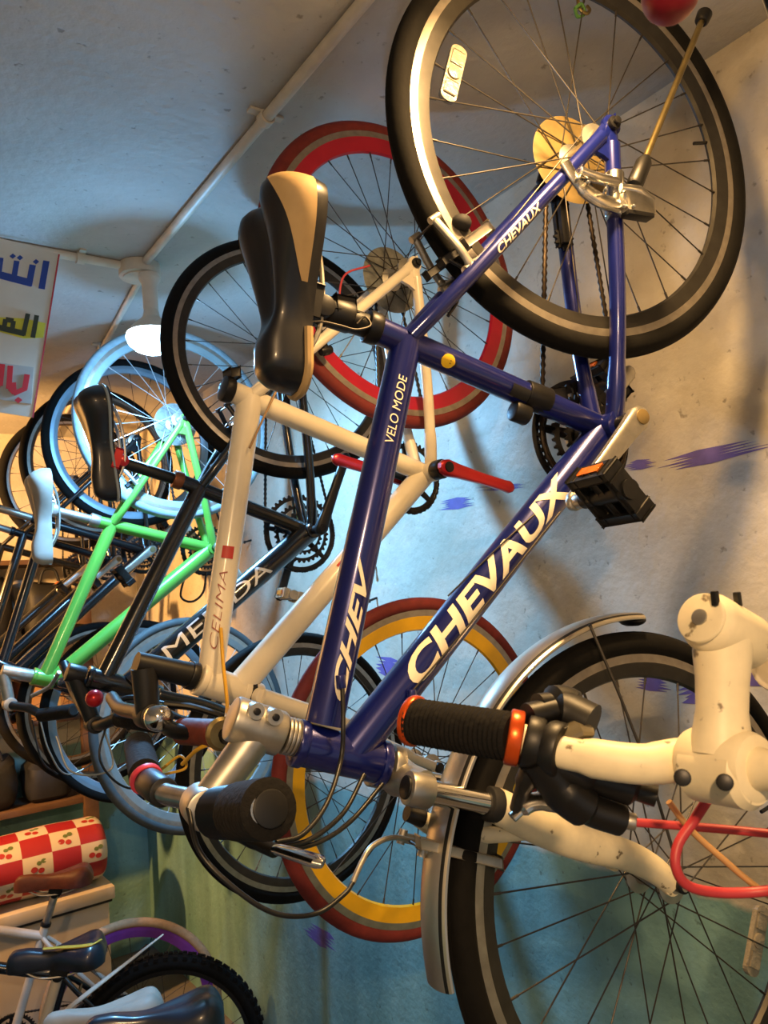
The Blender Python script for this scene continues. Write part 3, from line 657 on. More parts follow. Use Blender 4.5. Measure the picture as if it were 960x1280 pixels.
    cable(t, [A(478, 980, .03), A(440, 1025, .06), A(400, 1052, .10), A(352, 1064, .13)], .0028, M_hose)
    cable(t, [A(235, 1010, .02), A(250, 1065, .06), A(295, 1112, .08), A(345, 1142, .08), A(395, 1142, .07), A(430, 1118, .06), A(441, 1103, .05)], .0028, M_hose)
    cable(t, [A(441, 1103, .05), A(452, 1078, .04), A(465, 1058, .03), A(490, 1047, .01), A(520, 1052, -.03)], .0034, M_alu, 'brake_noodle')
    cable(t, [A(560, 745), A(640, 668, .02), A(705, 612, .02)], .0012, M_spoke, 'brake_wire')
    cable(t, [A(512, 868, .03), A(600, 765, .03), A(700, 640, .03)], .0012, M_spoke, 'brake_wire')
blue_bike()

def hook():
    P = V(.99, .734, EYE.z+.685); n = nv(-.2, -.975)
    h = at(724, 10, P, n, 0)
    mb = MB().tube(curve_pts([V(h.x, h.y, CEIL), V(h.x, h.y, h.z+.03), V(h.x, h.y, h.z+.0), V(h.x+.012, h.y-.004, h.z-.008), V(h.x+.022, h.y-.004, h.z+.002), V(h.x+.022, h.y, h.z+.012)], 6), .003, 10)
    o = mb.build('ceiling_hook', M_brass); tag(o, 'small brass wire hook from the ceiling above the hub of the blue bike', 'hook')
    mb = MB(); mb.tube(curve_pts([V(h.x-.012, h.y, h.z-.006), V(h.x, h.y-.005, h.z+.003), V(h.x+.012, h.y, h.z-.005), V(h.x, h.y+.005, h.z-.012), V(h.x-.012, h.y, h.z-.006)], 6), .003, 8)
    tag(mb.build('green_cord', mat('green_cord', '3f6b35', .8, 0, .2, 60)), 'knot of green cord on the brass hook', 'cord')
hook()

def white_bike():
    P = V(1.012, 1.274, EYE.z+.69); n = V(0, -1, 0); A = lambda x, y, o=0: at(x, y, P, n, o)
    g = geo(P, n, dict(BB=(531, 592), SC=(312, 497), ST=(284, 487), TTf=(262, 850), HT0=(247, 847), HT1=(306, 867), DTf=(296, 862)))
    c2 = V(1.001, 1.313, EYE.z-.359); n2 = nv(-.024, -.998, -.06); g['FH'] = c2
    t = thing('bicycle', c2-V(0, 0, .345), 'cream bicycle with red and yellow rims and no saddle, hanging behind the blue one', 'bicycle', HANG)
    f = bike_frame(t, g, n, M_cream, dict(st=.0205, tt=.024, tt2=.0225, dt=.0245, ht=.0265, ss=.011, cs=.0115, bb=.022))
    text_on_tube(f, 'CELIMA', g['TTf'], g['SC'], .0232, EYE-A(270, 760), .10, .36, .014, mat('faded_red_lettering', '9c5a50', .6, 0, .1, 60), .3, -.018, .1)
    text_on_tube(f, 'Z', g['DTf'], g['BB'], .0245, EYE-A(408, 722), .47, .54, .026, M_letr, .2, .03)
    d = (g['SC']-g['TTf']).normalized(); mid = (A(281, 692)-g['TTf']).dot(d); nr = EYE-A(281, 692); nr = (nr-d*nr.dot(d)).normalized(); up = nr.cross(d)
    MB().loft([[g['TTf']+d*(mid-.011+.022*i)+(nr*math.cos(q)+up*math.sin(q))*.0246 for q in [(-.42+.84*k/8) for k in range(9)]] for i in (0, 1)], 0, False, False).build('sticker', M_letr, f, label='small red square sticker')
    rg = MB().cyl(A(290, 489), A(278, 485), .0245, 26, 0, .003); rg.box(A(290, 468), V(.02, 0, .004), n*.03, V(0, 0, .018), 0, .003); rg.build('seat_collar', M_dark, t)
    w = wheel(t, V(1.022, 1.274, EYE.z+.694), V(0, -1, 0), .345, .0145, M_redtire, M_redrim, M_track, ri=.068, phase=.2, n_sp=28)
    cassette(w, V(1.022, 1.274, EYE.z+.694), n, M_alu, .055, mat('clear_guard', '7b7d78', .45, .2, .3, 60))
    wheel(t, c2, n2, .345, .0145, M_redtire, M_yelrim, M_track, ri=.066, phase=.12, axle=.05, n_sp=24)
    ha = (g['HT1']-g['HT0']).normalized()
    rigid_fork(t, g, n, M_cream, .0155, .0265)
    MB().cyl(g['HT1']-ha*.004, g['HT1']+ha*.010, .0285, 26, 0, .002).build('headset_ring', M_bplas, t)
    cend = A(636, 609, .08); far = g['BB']-n*.072-(cend-(g['BB']+n*.072))
    crank_spin(t, g['BB'], n, M_red, M_bplas, .083, [(cend, 1), (far, -1)], None, False)
    MB().cyl(g['BB']+n*.036, g['BB']+n*.062, .021, 22, 0, .003).build('bearing_cup', M_bplas, t)
    chain(t, V(1.022, 1.274, EYE.z+.694)-n*.05, .03, g['BB']-n*.052, .079, n, M_dark)
    v_brake(t, A(395, 445), V(-.3, 0, .95).normalized(), n, M_dark)
    # black stem and bar with a brown grip, bell
    h0 = g['HT0']; st = MB().cyl(h0-ha*.004, h0-ha*.018, .024, 24, 0, .002); st.tube([h0-ha*.016, A(170, 828)], [.021, .0175], 20)
    st.tube([A(180, 835), A(185, 892)], [.021, .0195], 20); st.cyl(A(186, 895)-n*.022, A(186, 895)+n*.022, .021, 22, 0, .003); st.build('stem', M_bplas, t)
    hb = MB().tube(curve_pts([A(186, 895, -.05), A(186, 896, 0), A(205, 905, .05), A(222, 914, .1), A(285, 920, .2)], 6), .0125, 18); hb.tube(curve_pts([A(186, 895, 0), A(170, 890, -.08), A(150, 885, -.2), A(140, 872, -.30)], 6), .0125, 16); hb.build('handlebar', M_dark, t)
    grip(t, A(229, 914, .09), A(276, 917, .19), .0205, mat('brown_grip', '6a2c1f', .6, 0, .15, 80, bump=.3), M_brass, 0)
    MB().revolve(A(276, 917, .19), n, [(.010, -.002), (.0235, -.002), (.0245, .004), (.02, .008), (.008, .009)], 26).build('grip_end_ring', M_brass, t)
    bl = A(196, 897, .07); bn = nv(-.8, -.55, .2)
    MB().revolve(bl, bn, [(0, .017), (.008, .0165), (.016, .012), (.0205, .004), (.0215, -.006), (.019, -.006), (0, -.004)], 28).build('bell', M_chrome, t)
    MB().cyl(bl-bn*.026, bl-bn*.005, .014, 18, 0, .002).build('bell_base', M_bplas, t)
    MB().tube(curve_pts([A(205, 880, .06), A(245, 885, .08), A(290, 900, .12), A(310, 910, .14)], 5), [.010]*5+[.009]*6+[.007]*5, 12, 0, True, .6).build('brake_lever', M_bplas, t)
    cable(t, [A(276, 785, .03), A(279, 830, .05), A(284, 880, .12), A(281, 905, .19)], .0032, M_yelhose)
    cable(t, [A(283, 925, .19), A(250, 935, .16), A(228, 955, .1)], .0032, M_yelhose)
    cable(t, [A(200, 963, .06), A(225, 945, .08), A(232, 960, .1), A(205, 968, .08)], .0022, M_yelhose)
    cable(t, [A(318, 885, .03), A(322, 910, .04), A(300, 935, .06)], .0028, M_hose)
    cable(t, [A(440, 380, .03), A(425, 385, .03), A(430, 345, .03), A(462, 332, .04)], .0022, M_redhose)
    cable(t, [A(355, 470, .03), A(340, 500, .03), A(312, 560, .035)], .0022, mat('tan_hose', '9b7b54', .5, 0, .1, 30))
white_bike()

def merida_bike():
    P = V(1.03, 1.811, EYE.z+.672); n = nv(-.05, -1); A = lambda x, y, o=0: at(x, y, P, n, o); L = n; U = V(-1, .05, 0).normalized()
    g = geo(P, n, dict(BB=(386, 664), SC=(250, 609), ST=(222, 600), TTf=(128, 852), HT0=(108, 846), HT1=(186, 866), DTf=(163, 856)))
    c2 = V(1.021, 1.874, EYE.z-.431); n2 = nv(.026, -.999, .037); g['FH'] = c2
    t = thing('bicycle', c2-V(0, 0, .345), 'black bicycle with white lettering, hanging between the cream and the lime green ones', 'bicycle', HANG)
    f = bike_frame(t, g, n, M_black, dict(st=.0185, tt=.0205, dt=.0295, dt2=.029, ht=.024, ss=.0125, cs=.0125))
    text_on_tube(f, 'MERIDA', g['DTf'], g['BB'], .0295, EYE-A(270, 770), .16, .73, .036, M_letw, .05, .0)
    MB().cyl(A(398, 655, .045), A(398, 655, .05), .001, 8)
    MB().revolve(A(366, 681, .012), (EYE-A(366, 681)).normalized(), [(0, .006), (.012, .005), (.02, .001), (.02, -.008), (0, -.008)], 24).build('guide_cap', M_brass, t)
    seatpost(t, g['ST'], A(150, 577), .0145, M_bplas, M_red, L, U)
    MB().cyl(A(228, 602), A(216, 598), .0225, 22, 0, .003).build('seat_collar', mat('copper_collar', '8a5233', .4, .6, .1, 30), t)
    saddle(t, A(133, 548), V(.12, 0, -1).normalized(), nv(-1, .05, -.1), L, M_leath, .275, .066, .021, .05, .006, None, mat('grey_piping', '8f9aa0', .5, 0, .1, 20))
    w = wheel(t, P, nv(-.116, -.993, .035), .345, .0165, M_tire, M_rimdark, M_track, ri=.062, phase=.15)
    cassette(w, P, n, M_dark, .06)
    wheel(t, c2, n2, .345, .0165, M_tire, M_rimdark, M_track, ri=.06, phase=.1, axle=.05)
    cend = A(432, 572, .08); far = A(350, 745, -.09)
    crank_spin(t, g['BB'], n, M_bplas, M_bplas, .110, [(cend, 1), (far, -1)], None, True)
    pedal(t, far+n*.012, n, (far-g['BB']).normalized(), M_alu, .06, .06, .02)
    chain(t, P-n*.05, .04, g['BB']-n*.052, .106, n, M_dark); derailleur(t, P, n)
    rigid_fork(t, g, n, M_black, .014, .024)
    v_brake(t, A(300, 545), V(-.5, 0, .85).normalized(), n, M_dark)
    ha = (g['HT1']-g['HT0']).normalized()
    st = MB().cyl(g['HT0']-ha*.005, g['HT0']-ha*.045, .021, 22, 0, .003); s0 = g['HT0']-ha*.028; s1 = A(118, 905); st.tube([s0, s1], [.018, .017], 18); st.cyl(s1-n*.022, s1+n*.022, .020, 20, 0, .003); st.build('stem', M_bplas, t)
    MB().tube(curve_pts([A(80, 830, -.30), A(95, 868, -.2), A(112, 898, -.05), s1, A(128, 905, .06), A(160, 895, .16), A(196, 905, .26)], 6), .013, 16).build('handlebar', M_dark, t)
    grip(t, A(150, 898, .13), A(196, 905, .26), .0185, M_grip, M_bplas, 0); MB().tube(curve_pts([A(140, 880, .1), A(165, 872, .14), A(205, 880, .2)], 6), .006, 10).build('brake_lever', M_bplas, t)
    MB().sphere(A(118, 873, .10), .019, 0, 20).build('bell', M_red, t, label='small round red bell')
    cable(t, [A(135, 900, .06), A(125, 950, .08), A(160, 985, .07), A(215, 975, .03)], .0025, M_hose)
    cable(t, [A(128, 905, .05), A(140, 960, .05), A(90, 965, .05), A(70, 920, .03)], .0022, M_alu)
merida_bike()

def green_bike():
    P = V(.994, 2.542, EYE.z+.652); n = nv(-.03, -1); A = lambda x, y, o=0: at(x, y, P, n, o); L = n; U = V(-1, .03, 0).normalized()
    g = geo(P, n, dict(BB=(264, 686), SC=(140, 656), ST=(118, 651), TTf=(55, 848), HT0=(40, 845), HT1=(68, 851), DTf=(66, 850)))
    c2 = V(.975, 2.49, EYE.z-.37); n2 = nv(.08, -.99, .12); g['FH'] = c2
    t = thing('bicycle', c2-V(0, 0, .345), 'lime green bicycle with pale wheels and white saddle, hanging under the white bulb', 'bicycle', HANG)
    f = bike_frame(t, g, n, M_green, dict(st=.0195, tt=.0205, dt=.027, dt2=.024, ht=.024, ss=.0115, cs=.0125, bb=.022))
    MB().cyl(A(124, 653), A(112, 649), .0225, 20, 0, .002).build('seat_collar', M_alu, t)
    seatpost(t, g['ST'], A(66, 638), .0155, M_alu, M_alu, L, U)
    saddle(t, A(58, 640), V(.02, 0, -1).normalized(), nv(-1, 0, -.05), L, mat('white_saddle_vinyl', '989084', .6, 0, .1, 20, dirt='6f685c'), .30, .068, .022, .05, .014, None, None)
    pale = mat('pale_rim', '86979a', .45, .3, .08, 30)
    w = wheel(t, V(.985, 2.542, EYE.z+.652), nv(-.027, -.998, .056), .345, .015, M_greytire, pale, M_track, ri=.06, phase=.1, spm=M_spokew, n_sp=24)
    cassette(w, P, n, mat('pale_cassette', '6d7358', .5, .4, .2, 60), .06, mat('clear_guard', '7b7d78', .45, .2, .3, 60))
    wheel(t, c2, n2, .345, .015, mat('dark_grey_tyre', '3c4142', .75, 0, .15, 60), mat('grey_rim', '8d9290', .4, .5, .1, 30), M_track, ri=.06, phase=.1, axle=.05, spm=M_spokew, n_sp=24)
    cend = A(305, 722, .08)+V(0, 0, -.02); far = g['BB']-n*.072-(cend-(g['BB']+n*.072))
    crank_spin(t, g['BB'], n, M_alu, M_bplas, .092, [(cend, 1), (far, -1)], None, True)
    chain(t, P-n*.05, .04, g['BB']-n*.052, .088, n, M_dark)
    cable(t, [g['BB']-n*.05+V(-.08, 0, -.08), A(226, 745, -.05), A(240, 752, -.05), A(254, 740, -.05), A(258, 715, -.05)], .004, M_dark, 'loose_chain')
    rigid_fork(t, g, n, M_black, .015, .024)
    d = v_brake(t, A(170, 612), V(-.6, 0, .8).normalized(), n, M_alu)
    ha = (g['HT1']-g['HT0']).normalized()
    st = MB().cyl(g['HT0']+ha*.002, A(2, 838), .0195, 20, 0, .003); st.build('steerer', M_alu, t)
    s1 = A(12, 880); st = MB().tube([A(4, 842), s1], [.018, .016], 18); st.cyl(s1-n*.022, s1+n*.022, .02, 20, 0, .003); st.build('stem', M_alu, t)
    MB().tube(curve_pts([A(-30, 830, -.3), A(-10, 860, -.15), s1, A(35, 885, .08), A(60, 895, .16), A(92, 888, .28)], 6), .013, 16).build('handlebar', M_bplas, t)
    grip(t, A(52, 894, .14), A(92, 888, .27), .019, M_grip, M_alu, 0)
    MB().tube(curve_pts([A(40, 870, .1), A(62, 858, .15), A(74, 840, .2)], 6), .006, 10).build('brake_lever', M_alu, t)
    cable(t, [A(50, 900, .1), A(62, 940, .1), A(85, 968, .08), A(130, 945, .05), A(150, 925, .02)], .0024, M_alu)
    cable(t, [A(40, 900, .1), A(52, 950, .1), A(72, 968, .08)], .0024, M_hose)
green_bike()

# template geometry for the other bicycles, measured along the wheelbase (f) and towards the saddle (u)
TPL = dict(hub=(0, 0), BB=(.445, -.035), SC=(.32, .335), ST=(.305, .385), TTf=(.835, .50), HT0=(.815, .535), HT1=(.88, .415), DTf=(.86, .452), FH=(1.06, .04), SP=(.262, .51), S=(.245, .535))
def plain_bike(P, F, U, label, group, fm, tire=None, rim=None, track=None, ri=.06, tr=.017, R=.345, sad=True, sm=None, postm=None, knobby=False, bars=True, n_sp=20, post=0.0, frame_r=None, sw=.068, trim=None, stripe=None, sl=.27, phase=0.0, sidewall=None, barw=.19, ped=True):
    L = U.cross(F).normalized(); g = {k: P+F*f+U*u for k, (f, u) in TPL.items()}
    low = min(g['hub'].z, g['FH'].z)-R
    t = thing('bicycle', V(g['FH'].x, g['FH'].y, low), label, 'bicycle', group)
    bike_frame(t, g, L, fm, frame_r or dict(st=.0165, tt=.018, dt=.022, ht=.021))
    wheel(t, g['hub'], L, R, tr, tire, rim, track, ri=ri, n_sp=n_sp, phase=phase, knobby=knobby, sidewall=sidewall)
    wheel(t, g['FH'], L, R, tr, tire, rim, track, ri=ri, n_sp=n_sp, phase=phase+.3, axle=.05, knobby=knobby, sidewall=sidewall)
    rigid_fork(t, g, L, fm, .0135, .021)
    e1 = g['BB']+L*.078+(F*.6+U*.8)*.17; e2 = g['BB']-L*.09-(F*.6+U*.8)*.17
    crank_spin(t, g['BB'], L, M_alu, M_dark, .088, [(e1, 1), (e2, -1)], M_bplas if ped else None, True)
    chain(t, P-L*.05, .036, g['BB']-L*.052, .084, L, M_dark)
    d = (g['SP']-g['ST']).normalized()
    if sad:
        sp = g['SP']+d*post; seatpost(t, g['ST'], sp, .0145, postm or M_alu, M_dark, L, U)
        MB().cyl(g['ST']-d*.014, g['ST']+d*.002, .0195, 20, 0, .002).build('seat_collar', M_dark, t)
        so = saddle(t, sp+d*.03+U*.005, F, U, L, sm or M_leath, sl, sw, .023, .05, .008, None, trim)
        if stripe:
            so2 = sp+d*.03+U*.005
            MB().tube(curve_pts([so2+F*((q-.45)*sl)+L*x*sw+U*z for q, x, z in ((.03, .35, .05), (.12, .66, .0505), (.28, .50, .047), (.45, .30, .046), (.62, .2, .047))], 6), [.004]*6+[.008]*12+[.006]*7, 10, 0, True, .5).build('stripe', stripe, so, label='yellow stripe along the saddle')
    if bars:
        ha = (g['HT1']-g['HT0']).normalized(); s0 = g['HT0']-ha*.028; s1 = s0+F*.075+U*.025
        st = MB().cyl(g['HT0']-ha*.005, g['HT0']-ha*.05, .019, 20, 0, .003); st.tube([s0, s1], [.0175, .0165], 18); st.cyl(s1-L*.022, s1+L*.022, .019, 20, 0, .003); st.build('stem', M_bplas, t)
        MB().tube(curve_pts([s1-L*barw-F*.03+U*.02, s1-L*barw*.45+U*.012, s1, s1+L*barw*.45+U*.012, s1+L*barw-F*.03+U*.02], 6), .0125, 16).build('handlebar', M_dark, t)
        for sg in (1, -1):
            grip(t, s1+L*sg*barw*.55-F*.008+U*.014, s1+L*sg*(barw+.004)-F*.031+U*.02, .0175, M_grip, M_bplas, 0)
            MB().tube(curve_pts([s1+L*sg*barw*.45+F*.02+U*.01, s1+L*sg*barw*.6+F*.045, s1+L*sg*barw*.9+F*.03], 5), .005, 10).build('brake_lever', M_dark, t)
    return t, g
DN = V(0, 0, -1)
def far_bikes():
    pr = mat('pale_blue_rim', '7f96a6', .4, .4, .08, 30); br = mat('warm_dark_rim', '5a4c3e', .4, .6, .1, 30)
    plain_bike(V(1.0, 3.06, EYE.z+.69), DN, V(-1, .04, 0).normalized(), 'black bicycle with pale blue rims hanging directly behind the lime green one', HANG, M_black, rim=pr, track=pr, ri=.058)
    plain_bike(V(1.0, 3.52, EYE.z+.69), DN, V(-1, -.06, 0).normalized(), 'dark bicycle with thin black wheels, second from the far end of the hanging row', HANG, M_black, rim=br, ri=.055, sad=True, phase=.1)
    plain_bike(V(1.0, 4.02, EYE.z+.69), DN, V(-1, .0, 0), 'dark bicycle hanging last in the row against the orange-lit end wall', HANG, M_black, rim=br, ri=.055, tr=.022, sad=True, phase=.2)
far_bikes()

def near_bike():
    """the cream bike nearest the camera: only its bar and stem reach into the picture"""
    n = V(0, -1, 0); Y = .2; A = lambda x, y, yy: at(x, y, V(0, .30+(yy-.2)*.61, 0), n); YW = .30; P = V(1.02, YW, EYE.z+.69)
    cb = A(905, 955, Y); sc_ = A(903, 787, Y)
    ha = nv(.92, 0, -.39)
    g = dict(hub=P, BB=V(1.06, YW, EYE.z+.25), SC=V(.76, YW, EYE.z+.40), ST=V(.742, YW, EYE.z+.41), FH=V(1.0, YW, EYE.z-.40))
    g['HT0'] = sc_+ha*.075; g['HT1'] = sc_+ha*.19; g['TTf'] = sc_+ha*.10; g['DTf'] = sc_+ha*.15
    t = thing('bicycle', V(1.0, YW, EYE.z-.745), 'cream bicycle nearest the camera, its scratched stem and handlebar at the right edge', 'bicycle', HANG)
    bike_frame(t, g, n, M_cream, dict(st=.017, tt=.019, dt=.022, ht=.021))
    wheel(t, P, n, .345, .017, n_sp=24); wheel(t, g['FH'], n, .345, .017, n_sp=24, axle=.05)
    rigid_fork(t, g, n, M_cream, .0145, .022)
    crank_spin(t, g['BB'], n, M_alu, M_dark, .088, [(g['BB']+n*.08+V(.16, 0, -.06), 1), (g['BB']-n*.08-V(-.12, 0, -.12), -1)], None)
    # stem
    st = MB()
    st.tube([sc_-ha*.024, sc_-ha*.021, sc_-ha*.016, sc_+ha*.028, sc_+ha*.032], [.015, .0185, .0205, .0205, .019], 32)
    lo = cb+V(0, 0, .012); d = (lo-sc_).normalized()
    st.tube([sc_+d*.006, sc_+d*.02, sc_+d*.035, lo-d*.022, lo-d*.006, lo+d*.006], [.0205, .0195, .0178, .0172, .0195, .021], 28, 0, True, .95, n)
    bd = nv(-.10, -1, .03)*-1      # along the bar, away from the camera
    st.cyl(cb-bd*.026, cb+bd*.026, .0225, 40, 0, .006)
    fb = V(-.45, 0, -.9).normalized()
    st.tube([cb+fb*.004-bd*.024, cb+fb*.004-bd*.019, cb+fb*.004+bd*.019, cb+fb*.004+bd*.024], [.0185, .0225, .0225, .0185], 40, 0, True, 1.0)
    so = st.build('stem', M_scuff, t)
    MB().cyl(sc_-ha*.0275, sc_-ha*.0235, .0175, 30, 0, .002).build('top_cap', M_scuff, so)
    MB().cyl(sc_-ha*.0285, sc_-ha*.027, .0058, 18, 0, .0006).build('cap_bolt', M_alu, so)
    for x, y, yy in ((853, 972, Y+.012), (906, 978, Y-.012)):
        q = A(x, y, yy); e = (EYE-q).normalized(); q = q+e*.0215
        MB().cyl(q-e*.008, q+e*.003, .0052, 18, 0, .001).build('faceplate_bolt', M_dark, so)
    for x, y in ((894, 748), (922, 749)):
        q = A(x, y, Y-.018); MB().box(q, V(.005, 0, 0), V(0, .004, 0), V(0, 0, .010), 0, .001).build('clamp_slot', M_bplas, so)
    # bar, grip, lock rings, lever, shifter
    ge = A(515, 901, .545); gs = A(640, 921, .405); b0 = A(712, 942, .345)
    hb = MB().tube(curve_pts([cb-bd*.30+V(-.02, 0, .01), cb-bd*.12, cb-bd*.03, cb, cb+bd*.03, A(800, 955, .28), b0, gs], 6), [.0112]*8+[.0128]*5+[.0145]*16+[.0138]*6+[.0118]*8, 22)
    ho = hb.build('handlebar', M_scuff, t)
    grip(t, A(640, 921, .405), ge, .0185, M_grip, M_bplas, 22)
    ro = mat('orange_lock_ring', 'd9571e', .3, .6, .1, 30)
    for p, q in ((A(634, 920, .409), A(652, 924, .397)), (A(522, 902, .54), A(513, 900, .551))): MB().cyl(p, q, .0205, 26, 0, .002).build('lock_ring', ro, t, label='orange lock ring')
    cl = MB().cyl(A(655, 925, .394), A(678, 932, .378), .0195, 24, 0, .003); cl.cyl(A(684, 934, .374), A(705, 940, .354), .0205, 24, 0, .003)
    cl.build('lever_clamp', M_bplas, t)
    sh = MB().tube(curve_pts([A(660, 895, .40), A(700, 888, .385), A(740, 905, .35)], 5), [.012]*5+[.019]*6, 18, 0, True, .8); sh.tube(curve_pts([A(672, 880, .40), A(705, 878, .39), A(730, 893, .37)], 5), [.010]*3+[.016]*5+[.012]*3, 16, 0, True, .8); sh.build('shifter', M_bplas, t)
    MB().tube([A(700, 922, .358), A(718, 912, .352), A(738, 914, .342)], [.008, .014, .009], 14, 0, True, .5).build('shifter_lever', mat('smoked_plastic', '6d6550', .3, .1, .2, 30, coat=.4), t)
    lv = MB().tube(curve_pts([A(668, 945, .385), A(700, 985, .375), A(735, 1010, .36), A(775, 1024, .34)], 6), [.018]*6+[.021]*6+[.016]*7, 18, 0, True, .75)
    lv.tube(curve_pts([A(690, 950, .375), A(740, 968, .35), A(790, 985, .32), A(820, 995, .30)], 5), [.017]*5+[.013]*6+[.008]*5, 14)
    lv.tube(curve_pts([A(672, 945, .39), A(655, 985, .41), A(648, 1010, .42)], 4), [.014]*4+[.010]*5, 12, 0, True, .6)
    lv.build('brake_lever_body', M_bplas, t)
    MB().tube(curve_pts([A(640, 1022, .42), A(662, 1004, .41), A(690, 1002, .39), A(722, 1012, .37)], 5), [.006]*3+[.010]*6+[.011]*7, 14, 0, True, .6).build('brake_lever', M_silver, t)
    MB().cyl(A(770, 1023, .342), A(795, 1028, .325), .0062, 16, 0, .001).build('cable_adjuster', M_alu, t)
    cable(t, [A(794, 1028, .325), A(860, 1033, .29), A(920, 1038, .25), A(985, 1044, .2), A(1080, 1050, .12)], .0032, M_redhose)
    cable(t, [A(884, 1000, .24), A(868, 1025, .26), A(848, 1055, .27), A(845, 1085, .27), A(862, 1108, .265), A(905, 1116, .25), A(970, 1112, .21), A(1080, 1090, .12)], .0036, M_redhose)
    cable(t, [A(836, 1002, .29), A(862, 1036, .28), A(905, 1075, .255), A(950, 1112, .23), A(1010, 1150, .19)], .0024, M_tanhose, 'inner_cable')
near_bike()

def knob():
    q = at(838, -8, V(0, .25, 0), V(0, -1, 0))
    t = thing('pull_cord', V(q.x, q.y, CEIL), 'blurred red ball hanging on a cord at the very top edge above the blue bike', 'pull cord')
    MB().sphere(q, .0185, 0, 24).build('ball', mat('maroon_ball', '8c1424', .4, 0, .08, 20), t); MB().cyl(V(q.x, q.y, q.z+.016), V(q.x, q.y, CEIL), .0015, 8).build('cord', M_white, t)
knob()

# ------------------------------------------------------------------ banner with hand-cut lettering
def banner():
    P = V(0, 2.2, 0); n = V(0, -1, 0); A = lambda x, y, o=0: at(x, y, P, n, o)
    b = mat('vinyl_banner', 'c9c3b4', .6, 0, .06, 10); t = thing('banner', A(-40, 515), 'vinyl banner with blue, olive and red writing hanging from the crossing conduit', 'banner')
    q = [A(-130, 262), A(75, 318), A(42, 522), A(-150, 492)]
    MB().prism(q, V(0, .002, 0)).build('sheet', b, t, smooth=False)
    rb = mat('banner_red_edge', 'b0303a', .6, 0, .05, 20); MB().prism([A(73, 317.5, .001), A(75, 318, .001), A(42, 522, .001), A(40, 521.5, .001)], V(0, .001, 0)).build('edge_strip', rb, t, smooth=False)
    def strokes(S, m, name='lettering', o=.0015):
        mb = MB()
        for i, pts in enumerate(S): mb.prism([A(x, y, o+.00012*i) for x, y in pts], V(0, .0012, 0))
        mb.build(name, m, t, smooth=False)
    bl = mat('banner_blue_ink', '1d3a86', .6, 0, .05, 20); ol = mat('banner_olive_ink', '2e3420', .6, 0, .05, 20); rd = mat('banner_red_ink', 'c4232e', .6, 0, .05, 20); ye = mat('banner_yellow_ink', 'c9c43a', .6, 0, .1, 20); gy = mat('banner_grey_ink', 'a3a6a2', .5, 0, .1, 20)
    bar = lambda x0, y0, x1, y1, wd: (lambda dx, dy, L: [(x0-dy/L*wd/2, y0+dx/L*wd/2), (x0+dy/L*wd/2, y0-dx/L*wd/2), (x1+dy/L*wd/2, y1-dx/L*wd/2), (x1-dy/L*wd/2, y1+dx/L*wd/2)])(x1-x0, y1-y0, math.hypot(x1-x0, y1-y0))
    dot = lambda x, y, r: [(x-r, y), (x, y+r*.8), (x+r, y), (x, y-r*.8)]
    strokes([bar(58, 326, 52, 361, 8), bar(41, 331, 36, 357, 8), bar(40, 354, -2, 343, 9), bar(21, 326, 17, 350, 7), bar(1, 322, -2, 345, 7), bar(-2, 343, -30, 336, 9), dot(45, 327, 4), dot(25, 322, 4), dot(16, 320, 4)], bl)
    strokes([[(-10, 412), (30, 423), (54, 422), (57, 404), (30, 398), (-10, 396)]], ye, 'highlight', .0012)
    strokes([bar(46, 394, 41, 422, 6), bar(35, 392, 29, 419, 6), bar(31, 417, -6, 408, 7), bar(17, 401, 7, 399, 6), bar(17, 401, 15, 413, 6), bar(7, 399, 5, 410, 6), bar(-4, 395, -8, 410, 6)], ol, o=.003)
    strokes([[(-10, 452), (42, 459), (39, 505), (-10, 498)]], gy, 'highlight', .0012)
    strokes([bar(34, 468, 31, 486, 7), bar(33, 485, 17, 492, 6), bar(18, 491, 17, 478, 6), bar(13, 457, 11, 486, 7), bar(12, 485, 18, 491, 6), bar(3, 455, 0, 482, 7), bar(1, 481, -15, 478, 7), dot(23, 500, 5)], rd, o=.003)
banner()

# ------------------------------------------------------------------ parked bicycles, chest and clutter low down on the left
PARK = 'bicycles parked on the floor with their rear wheels to the wall'
def parked():
    U = V(0, 0, 1); F = V(-.927, .375, 0).normalized(); W = mat('dull_white_frame', 'b9b2a6', .45, 0, .08, 20)
    plain_bike(V(.79, 1.71, .345), F, U, 'parked bicycle with a navy black saddle on a silver post, nearest of the parked row', 'x', M_black, sm=mat('navy_saddle_vinyl', '18212e', .35, 0, .1, 20, coat=.3), post=.11, sl=.30, n_sp=20, barw=.12, ped=False)
    plain_bike(V(.80, 2.02, .345), F, U, 'parked bicycle with a white saddle, just behind the navy saddle', 'x', mat('olive_frame', '4d5a30', .4, .1, .1, 30), sm=mat('white_saddle_vinyl', 'bdb8ae', .5, 0, .08, 20), post=.0, sl=.29, sw=.06, barw=.12, ped=False)
    plain_bike(V(.77, 2.42, .345), F, U, 'parked blue bicycle with a yellow striped black saddle, lower left', 'x', M_blue, sm=mat('blue_black_saddle_vinyl', '161b26', .35, 0, .1, 20, coat=.3), stripe=mat('yellow_stripe', 'b99a34', .5, 0, .1, 20), post=.03, sl=.27, postm=W, sw=.085, rim=M_bplas, track=M_bplas, barw=.12, ped=False)
    plain_bike(V(.95, 2.86, .345), F, U, 'parked black bicycle with knobby tyres and no saddle, between the striped and the brown saddles', 'x', M_black, sad=False, knobby=True, tr=.027, rim=M_bplas, track=M_bplas, barw=.12, ped=False)
    plain_bike(V(.967, 3.28, .345), F, U, 'parked bicycle with purple rims and a brown saddle in front of the white chest', 'x', W, tire=M_tan, rim=M_purple, track=M_purple, ri=.07, sm=M_brown, post=-.02, sl=.29, sw=.07, n_sp=20, barw=.12, ped=False)
parked()
